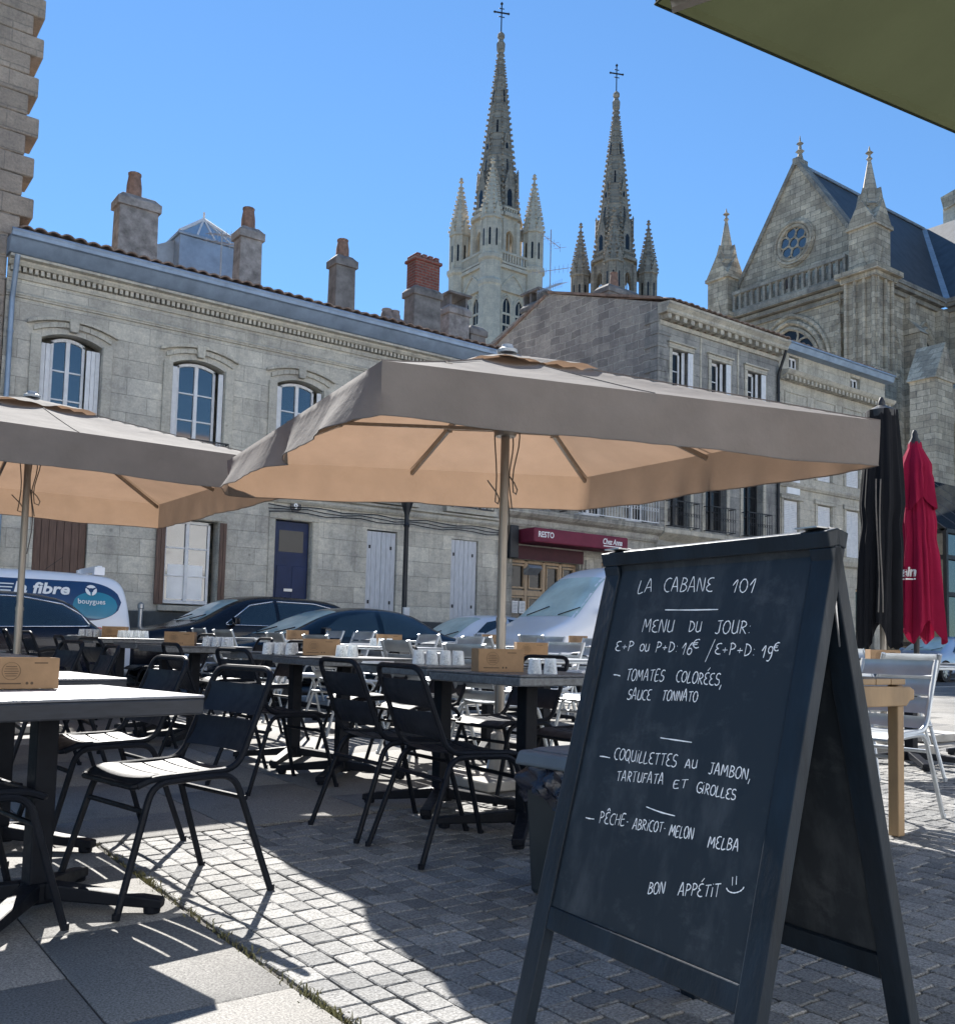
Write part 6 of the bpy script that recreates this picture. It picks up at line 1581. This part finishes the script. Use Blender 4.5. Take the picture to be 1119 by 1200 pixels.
def onto(o):
    for v in o.data.vertices:
        h = _bv.ray_cast(v.co - _d * 2, _d)
        if h[0] is not None: v.co = h[0] - _d * .006
onto(_lo)
b = MB(); b.grid(lambda u, v: (-.22 + .62 * .125 * u, .02 - .78 * .125 * u, 1.485 + .014 * v), 12, 1); onto(b.build('lettering_rule', M['white'], rd))

# ---------------------------------------------------------------- litter bin behind the board
BN = empty('litter_bin', (2.53, 2.61, ground(2.5, 2.6)), R(4)); tag(BN, 'grey lidded litter bin with a black bag behind the left leg of the chalkboard', 'litter bin')
b = MB(); b.box(-.19, .19, -.19, .19, 0, .43, -.02, -.02); b.build('body', M['bin_dark'], BN, bevel=.02, seg=3)
b = MB(); b.box(-.24, .24, -.24, .24, .47, .525, .012, .012); b.box(-.20, .20, -.20, .20, .525, .537, .03, .03); b.build('lid', M['bin_grey'], BN, bevel=.014, seg=3)
b = MB(); rn = random.Random(4)
def bagf(u, v):
    a = 2 * math.pi * u; e = .235 * (1 - .05 * math.cos(4 * a)); k = 1.08 / max(abs(math.cos(a)), abs(math.sin(a))) ** .8
    w_ = .012 * math.sin(13 * a + 5 * v) + .010 * math.sin(23 * a - 9 * v)
    return ((.205 + w_ + .015 * math.sin(v * 3.1)) * math.cos(a) * k, (.205 + w_ + .015 * math.sin(v * 3.1)) * math.sin(a) * k, .47 - .12 * v - .025 * v * math.sin(9 * a))
b.grid(bagf, 96, 8); b.build('bin_bag', M['bag'], BN, smooth=50)
b = MB(); b.obox((-.240, -.10, .36), (.003, 0, 0), (0, .05, .01), (0, -.008, .028)); b.build('sticker', M['red_lens'], BN)

# ---------------------------------------------------------------- chalkboard
SG = empty('chalkboard_sign', (1.751, 1.469, 0)); tag(SG, 'black folding chalkboard with a handwritten French menu', 'menu board')
yaw = -1.6554; eu = Vector((math.cos(yaw), math.sin(yaw), 0)); nf_ = Vector((math.sin(yaw), -math.cos(yaw), 0))
if nf_.x > 0: nf_ = -nf_
WB, HT = .715, 1.18
def panel(sf, name):
    """one leaf; returns a function board(u, t, out) in the sign's own space, u from its left edge as seen from the front, t down the slope"""
    d = (nf_ * sf + Vector((0, 0, -HT))); ln = d.length; d.normalize(); no = d.cross(eu).normalized()
    if no.dot(nf_ * (1 if sf > 0 else -1)) < 0: no = -no
    P = lambda u, t, o=0.0: Vector((0, 0, HT)) + eu * (u - WB / 2) + d * t + no * o
    return P, ln, no, d
def bx_(b, P, u0, u1, t0, t1, o0, o1):
    i = [b.V(P(*q)) for q in ((u0, t0, o0), (u1, t0, o0), (u1, t1, o0), (u0, t1, o0), (u0, t0, o1), (u1, t0, o1), (u1, t1, o1), (u0, t1, o1))]
    for q in ((3, 2, 1, 0), (4, 5, 6, 7), (0, 1, 5, 4), (1, 2, 6, 5), (2, 3, 7, 6), (3, 0, 4, 7)): b.F([i[k] for k in q])
for sf, nm in ((.2946, 'front'), (-.297, 'back')):
    P, ln, no, dd = panel(sf, nm)
    b = MB()
    bx_(b, P, 0, .055, .035, ln, -.032, 0); bx_(b, P, WB - .055, WB, .035, ln, -.032, 0); bx_(b, P, 0, WB, 0, .0345, -.034, .001); bx_(b, P, .0555, WB - .0555, .905, .958, -.03, -.002)
    fr_ = b.build('leaf_frame', M['frame_black'], SG, bevel=.003, seg=2)
    b = MB(); bx_(b, P, .056, WB - .056, .036, .904, -.019, -.008)
    bo = b.build('board', M['board'], SG)
    if nm == 'front': PF, NF, DF = P, no, dd
for u in (.05, WB - .05):
    b = MB(); p0 = Vector((0, 0, HT + .0015)) + eu * (u - WB / 2); b.tube([p0 - eu * .03, p0 + eu * .03], .0025, 8); b.obox(p0 + nf_ * .02, eu * .028, nf_ * .018, (0, 0, .0015)); b.obox(p0 - nf_ * .02, eu * .028, nf_ * .018, (0, 0, .0015)); b.build('hinge', M['steel'], SG)
Pb = panel(-.297, 'b')[0]
b = MB(); b.tube([PF(WB - .01, .13, -.03), PF(WB + .002, .30, -.03) * .5 + Pb(WB + .002, .30, -.03) * .5 + Vector((0, 0, .06)), Pb(WB - .01, .13, -.03)], .0022, 5); b.build('stay_chain', M['steel'], SG)
# handwriting: every letter is a few pen strokes in a unit box
def ar(cx_, cy_, rx, ry, a0, a1, n=9): return [(cx_ + rx * math.cos(R(a0 + (a1 - a0) * k / n)), cy_ + ry * math.sin(R(a0 + (a1 - a0) * k / n))) for k in range(n + 1)]
GLY = {
 'A': (.62, [[(0, 0), (.22, .95), (.34, 1), (.58, -.02)], [(.06, .36), (.52, .38)]]),
 'B': (.55, [[(.06, 1), (.04, 0)], [(.02, .96)] + ar(.1, .76, .34, .22, 80, -90) + ar(.1, .27, .42, .27, 90, -95)]),
 'C': (.56, [ar(.40, .5, .38, .5, 62, 292)]),
 'D': (.58, [[(.08, 1), (.05, 0)], [(.0, .96)] + ar(.06, .49, .48, .48, 82, -92)]),
 'E': (.52, [ar(.36, .75, .32, .25, 65, 255) + ar(.36, .26, .34, .26, 105, 300)]),
 'e': (.52, [[(.46, .97), (.06, .93), (.05, .02), (.5, .03)], [(.06, .5), (.38, .54)]]),
 'F': (.48, [[(.06, 1), (.05, 0)], [(.0, .96), (.46, .98)], [(.05, .52), (.36, .54)]]),
 'G': (.62, [ar(.40, .5, .38, .5, 58, 330) + [(.58, .42), (.36, .42)]]),
 'H': (.58, [[(.05, 1), (.04, 0)], [(.52, 1), (.52, 0)], [(.04, .5), (.52, .54)]]),
 'I': (.18, [[(.08, .8), (.08, 0)], [(.08, 1.05), (.10, 1.09)]]),
 'J': (.55, [[(.12, .96), (.56, .98)], [(.38, .97), (.37, .2)] + ar(.2, .18, .17, .18, 0, -150)]),
 'L': (.46, [[(.08, 1), (.03, .02), (.46, .06)]]),
 'M': (.78, [[(.02, 0), (.10, 1), (.36, .35), (.62, 1), (.72, 0)]]),
 'N': (.62, [[(.03, 0), (.07, 1), (.52, .02), (.56, 1.02)]]),
 'O': (.60, [ar(.29, .5, .29, .5, 100, 465, 16)]),
 'P': (.50, [[(.08, 1), (.04, 0)], [(.0, .92)] + ar(.10, .74, .36, .26, 90, -95)]),
 'Q': (.64, [ar(.29, .5, .29, .5, 100, 465, 16), [(.34, .26), (.66, -.22)]]),
 'R': (.56, [[(.08, 1), (.05, 0)], [(.0, .94)] + ar(.10, .74, .36, .26, 90, -90) + [(.14, .48), (.54, -.02)]]),
 'S': (.50, [ar(.28, .74, .24, .26, 40, 250) + ar(.22, .25, .26, .26, 70, -150)]),
 'T': (.56, [[(0, .95), (.56, 1.0)], [(.29, .98), (.27, 0)]]),
 'U': (.56, [[(.03, 1), (.04, .28)] + ar(.27, .26, .23, .26, 180, 360) + [(.51, 1), (.53, .02)]]),
 '0': (.56, [ar(.27, .5, .27, .5, 100, 465, 16)]),
 '1': (.40, [[(0, .55), (.30, 1), (.22, 0)]]),
 '6': (.50, [[(.36, 1)] + [(.16, .72), (.05, .38)] + ar(.25, .26, .21, .26, 170, 500, 14)]),
 '9': (.50, [ar(.24, .70, .20, .28, 20, 350, 12) + [(.44, .74), (.40, .2), (.22, -.2), (.02, -.18)]]),
 '€': (.60, [ar(.42, .5, .34, .5, 60, 300), [(-.02, .60), (.46, .62)], [(-.02, .40), (.42, .42)]]),
 '/': (.40, [[(0, -.1), (.36, 1.05)]]),
 '+': (.56, [[(.04, .42), (.50, .44)], [(.27, .66), (.26, .20)]]),
 ':': (.24, [[(.10, .62), (.12, .57)], [(.10, .10), (.12, .05)]]),
 ',': (.22, [[(.12, .12), (.02, -.32)]]),
 '-': (.34, [[(.06, .38), (.22, .38)]]),
 '☺': (1.2, [[(.32, 1), (.40, .45)], [(.58, 1.05), (.66, .50)], ar(.62, .42, .60, .44, 196, 352, 12)]),
}
GLY['É'] = (.52, GLY['E'][1] + [[(.22, 1.16), (.46, 1.46)]]); GLY['Ê'] = (.52, GLY['E'][1] + [[(.1, 1.14), (.28, 1.36), (.46, 1.12)]])
LINES = [('LA', 0.1341, 0.1166, 0.1849, 0.1139, 0.0329), ('CABANE', 0.2272, 0.1154, 0.3906, 0.1213, 0.033), ('101', 0.4512, 0.1258, 0.5167, 0.1281, 0.0312), ('_', 0.247, 0.1621, 0.4199, 0.1642, 0.0), ('MENU', 0.1801, 0.2178, 0.2875, 0.2176, 0.0315), ('DU', 0.3394, 0.2165, 0.3777, 0.2164, 0.0256), ('JOUR:', 0.4225, 0.2203, 0.5272, 0.2199, 0.0297), ('E+P', 0.0935, 0.2669, 0.16, 0.2656, 0.0243), ('OU', 0.1852, 0.266, 0.2177, 0.2653, 0.0182), ('P+D:', 0.2423, 0.2671, 0.3167, 0.2656, 0.0251), ('16', 0.3301, 0.2704, 0.3631, 0.2703, 0.0283), ('€', 0.3611, 0.2551, 0.3823, 0.2534, 0.0201), ('/', 0.4106, 0.2823, 0.4286, 0.2741, 0.0392), ('E+P+D:', 0.4342, 0.2677, 0.5504, 0.2692, 0.0253), ('19', 0.5678, 0.2725, 0.597, 0.273, 0.0248), ('€', 0.5958, 0.2579, 0.6108, 0.256, 0.0182), ('_', 0.107, 0.328, 0.1338, 0.3301, 0.0), ('TOMATeS', 0.1571, 0.3402, 0.2885, 0.3354, 0.0275), ('COLORÉES,', 0.329, 0.3349, 0.4731, 0.3376, 0.0258), ('SAUCE', 0.1754, 0.3859, 0.2576, 0.3834, 0.0249), ('TONNATO', 0.2954, 0.381, 0.4082, 0.3768, 0.0238), ('_', 0.3155, 0.4669, 0.4158, 0.4672, 0.0), ('_', 0.1182, 0.5318, 0.1571, 0.5315, 0.0), ('COQUILLETTES', 0.1711, 0.5326, 0.3809, 0.5265, 0.0259), ('AU', 0.4086, 0.5247, 0.4433, 0.5214, 0.0182), ('JAMBON,', 0.4794, 0.5274, 0.5968, 0.5265, 0.023), ('TARTUFATA', 0.1954, 0.5811, 0.3517, 0.5682, 0.0234), ('eT', 0.3854, 0.5718, 0.4256, 0.5671, 0.0181), ('GIROLLES', 0.4547, 0.5712, 0.5655, 0.5711, 0.0211), ('_', 0.3133, 0.6243, 0.4069, 0.6294, 0.0), ('_', 0.1132, 0.682, 0.1454, 0.6801, 0.0), ('PÊCHe-', 0.1658, 0.6865, 0.2666, 0.6762, 0.0268), ('ABRICOT-', 0.2822, 0.6792, 0.3878, 0.6695, 0.0229), ('MeLON', 0.3994, 0.6727, 0.4705, 0.6683, 0.0245), ('MELBA', 0.5149, 0.6766, 0.596, 0.6683, 0.0233), ('BON', 0.3692, 0.8036, 0.4175, 0.7925, 0.0238), ('APPÉTIT', 0.4572, 0.7868, 0.5688, 0.7638, 0.0247), ('☺', 0.5819, 0.7524, 0.6259, 0.7423, 0.0316)]
def cat(pts, n=4):
    """smooth the stroke"""
    if len(pts) < 3: return pts
    out = []; P_ = [pts[0]] + list(pts) + [pts[-1]]
    for i in range(1, len(P_) - 2):
        a, b_, c, d = P_[i - 1:i + 3]
        for k in range(n):
            t = k / n
            out.append(tuple(.5 * (2 * b_[j] + (c[j] - a[j]) * t + (2 * a[j] - 5 * b_[j] + 4 * c[j] - d[j]) * t * t + (3 * b_[j] - a[j] - 3 * c[j] + d[j]) * t ** 3) for j in (0, 1)))
    out.append(pts[-1]); return out
hw_ = random.Random(21)
b = MB(); zoff = [0]
def stroke(pts, wd=.0029):
    pts = [p for i, p in enumerate(pts) if i == 0 or math.hypot(p[0] - pts[i - 1][0], p[1] - pts[i - 1][1]) > 2e-4]
    if len(pts) < 2: return
    zoff[0] = (zoff[0] + 1) % 7; o = -.0073 + zoff[0] * .00005
    L_, R_ = [], []
    for i, p in enumerate(pts):
        q0 = pts[max(0, i - 1)]; q1 = pts[min(len(pts) - 1, i + 1)]; dx, dy = q1[0] - q0[0], q1[1] - q0[1]; l = math.hypot(dx, dy) or 1
        w_ = wd * (.80 + .16 * math.sin(i * .9 + zoff[0]) + hw_.uniform(-.14, .14)) * (.75 if i in (0, len(pts) - 1) else 1) * .5
        L_.append(b.V(PF(p[0] - dy / l * w_, p[1] + dx / l * w_, o))); R_.append(b.V(PF(p[0] + dy / l * w_, p[1] - dx / l * w_, o)))
    for i in range(len(pts) - 1): b.F((L_[i], R_[i], R_[i + 1], L_[i + 1]))
for txt, u0, t0, u1, t1, ch_ in LINES:
    if txt == '_':
        m_ = ((u0 + u1) / 2, (t0 + t1) / 2 + hw_.uniform(-.001, .002)); stroke(cat([(u0, t0), m_, (u1, t1)], 5), .0032); continue
    adv = sum(GLY[c][0] + .14 for c in txt) - .14; du, dt = u1 - u0, t1 - t0; sx = du / adv; pen = 0
    for c in txt:
        wd, sts = GLY[c]; jy = hw_.uniform(-.03, .03); js = hw_.uniform(.94, 1.06); sl = hw_.uniform(-.03, .07)
        for s in sts:
            pts = []
            for gx, gy in s:
                k = (pen + gx) / adv; yy = (gy + jy) * ch_ * js
                pts.append((u0 + du * k + yy * sl, t0 + dt * k - yy))
            stroke(cat(pts))
        pen += wd + .14
b.build('chalk_writing', M['chalk'], SG, recalc=False)
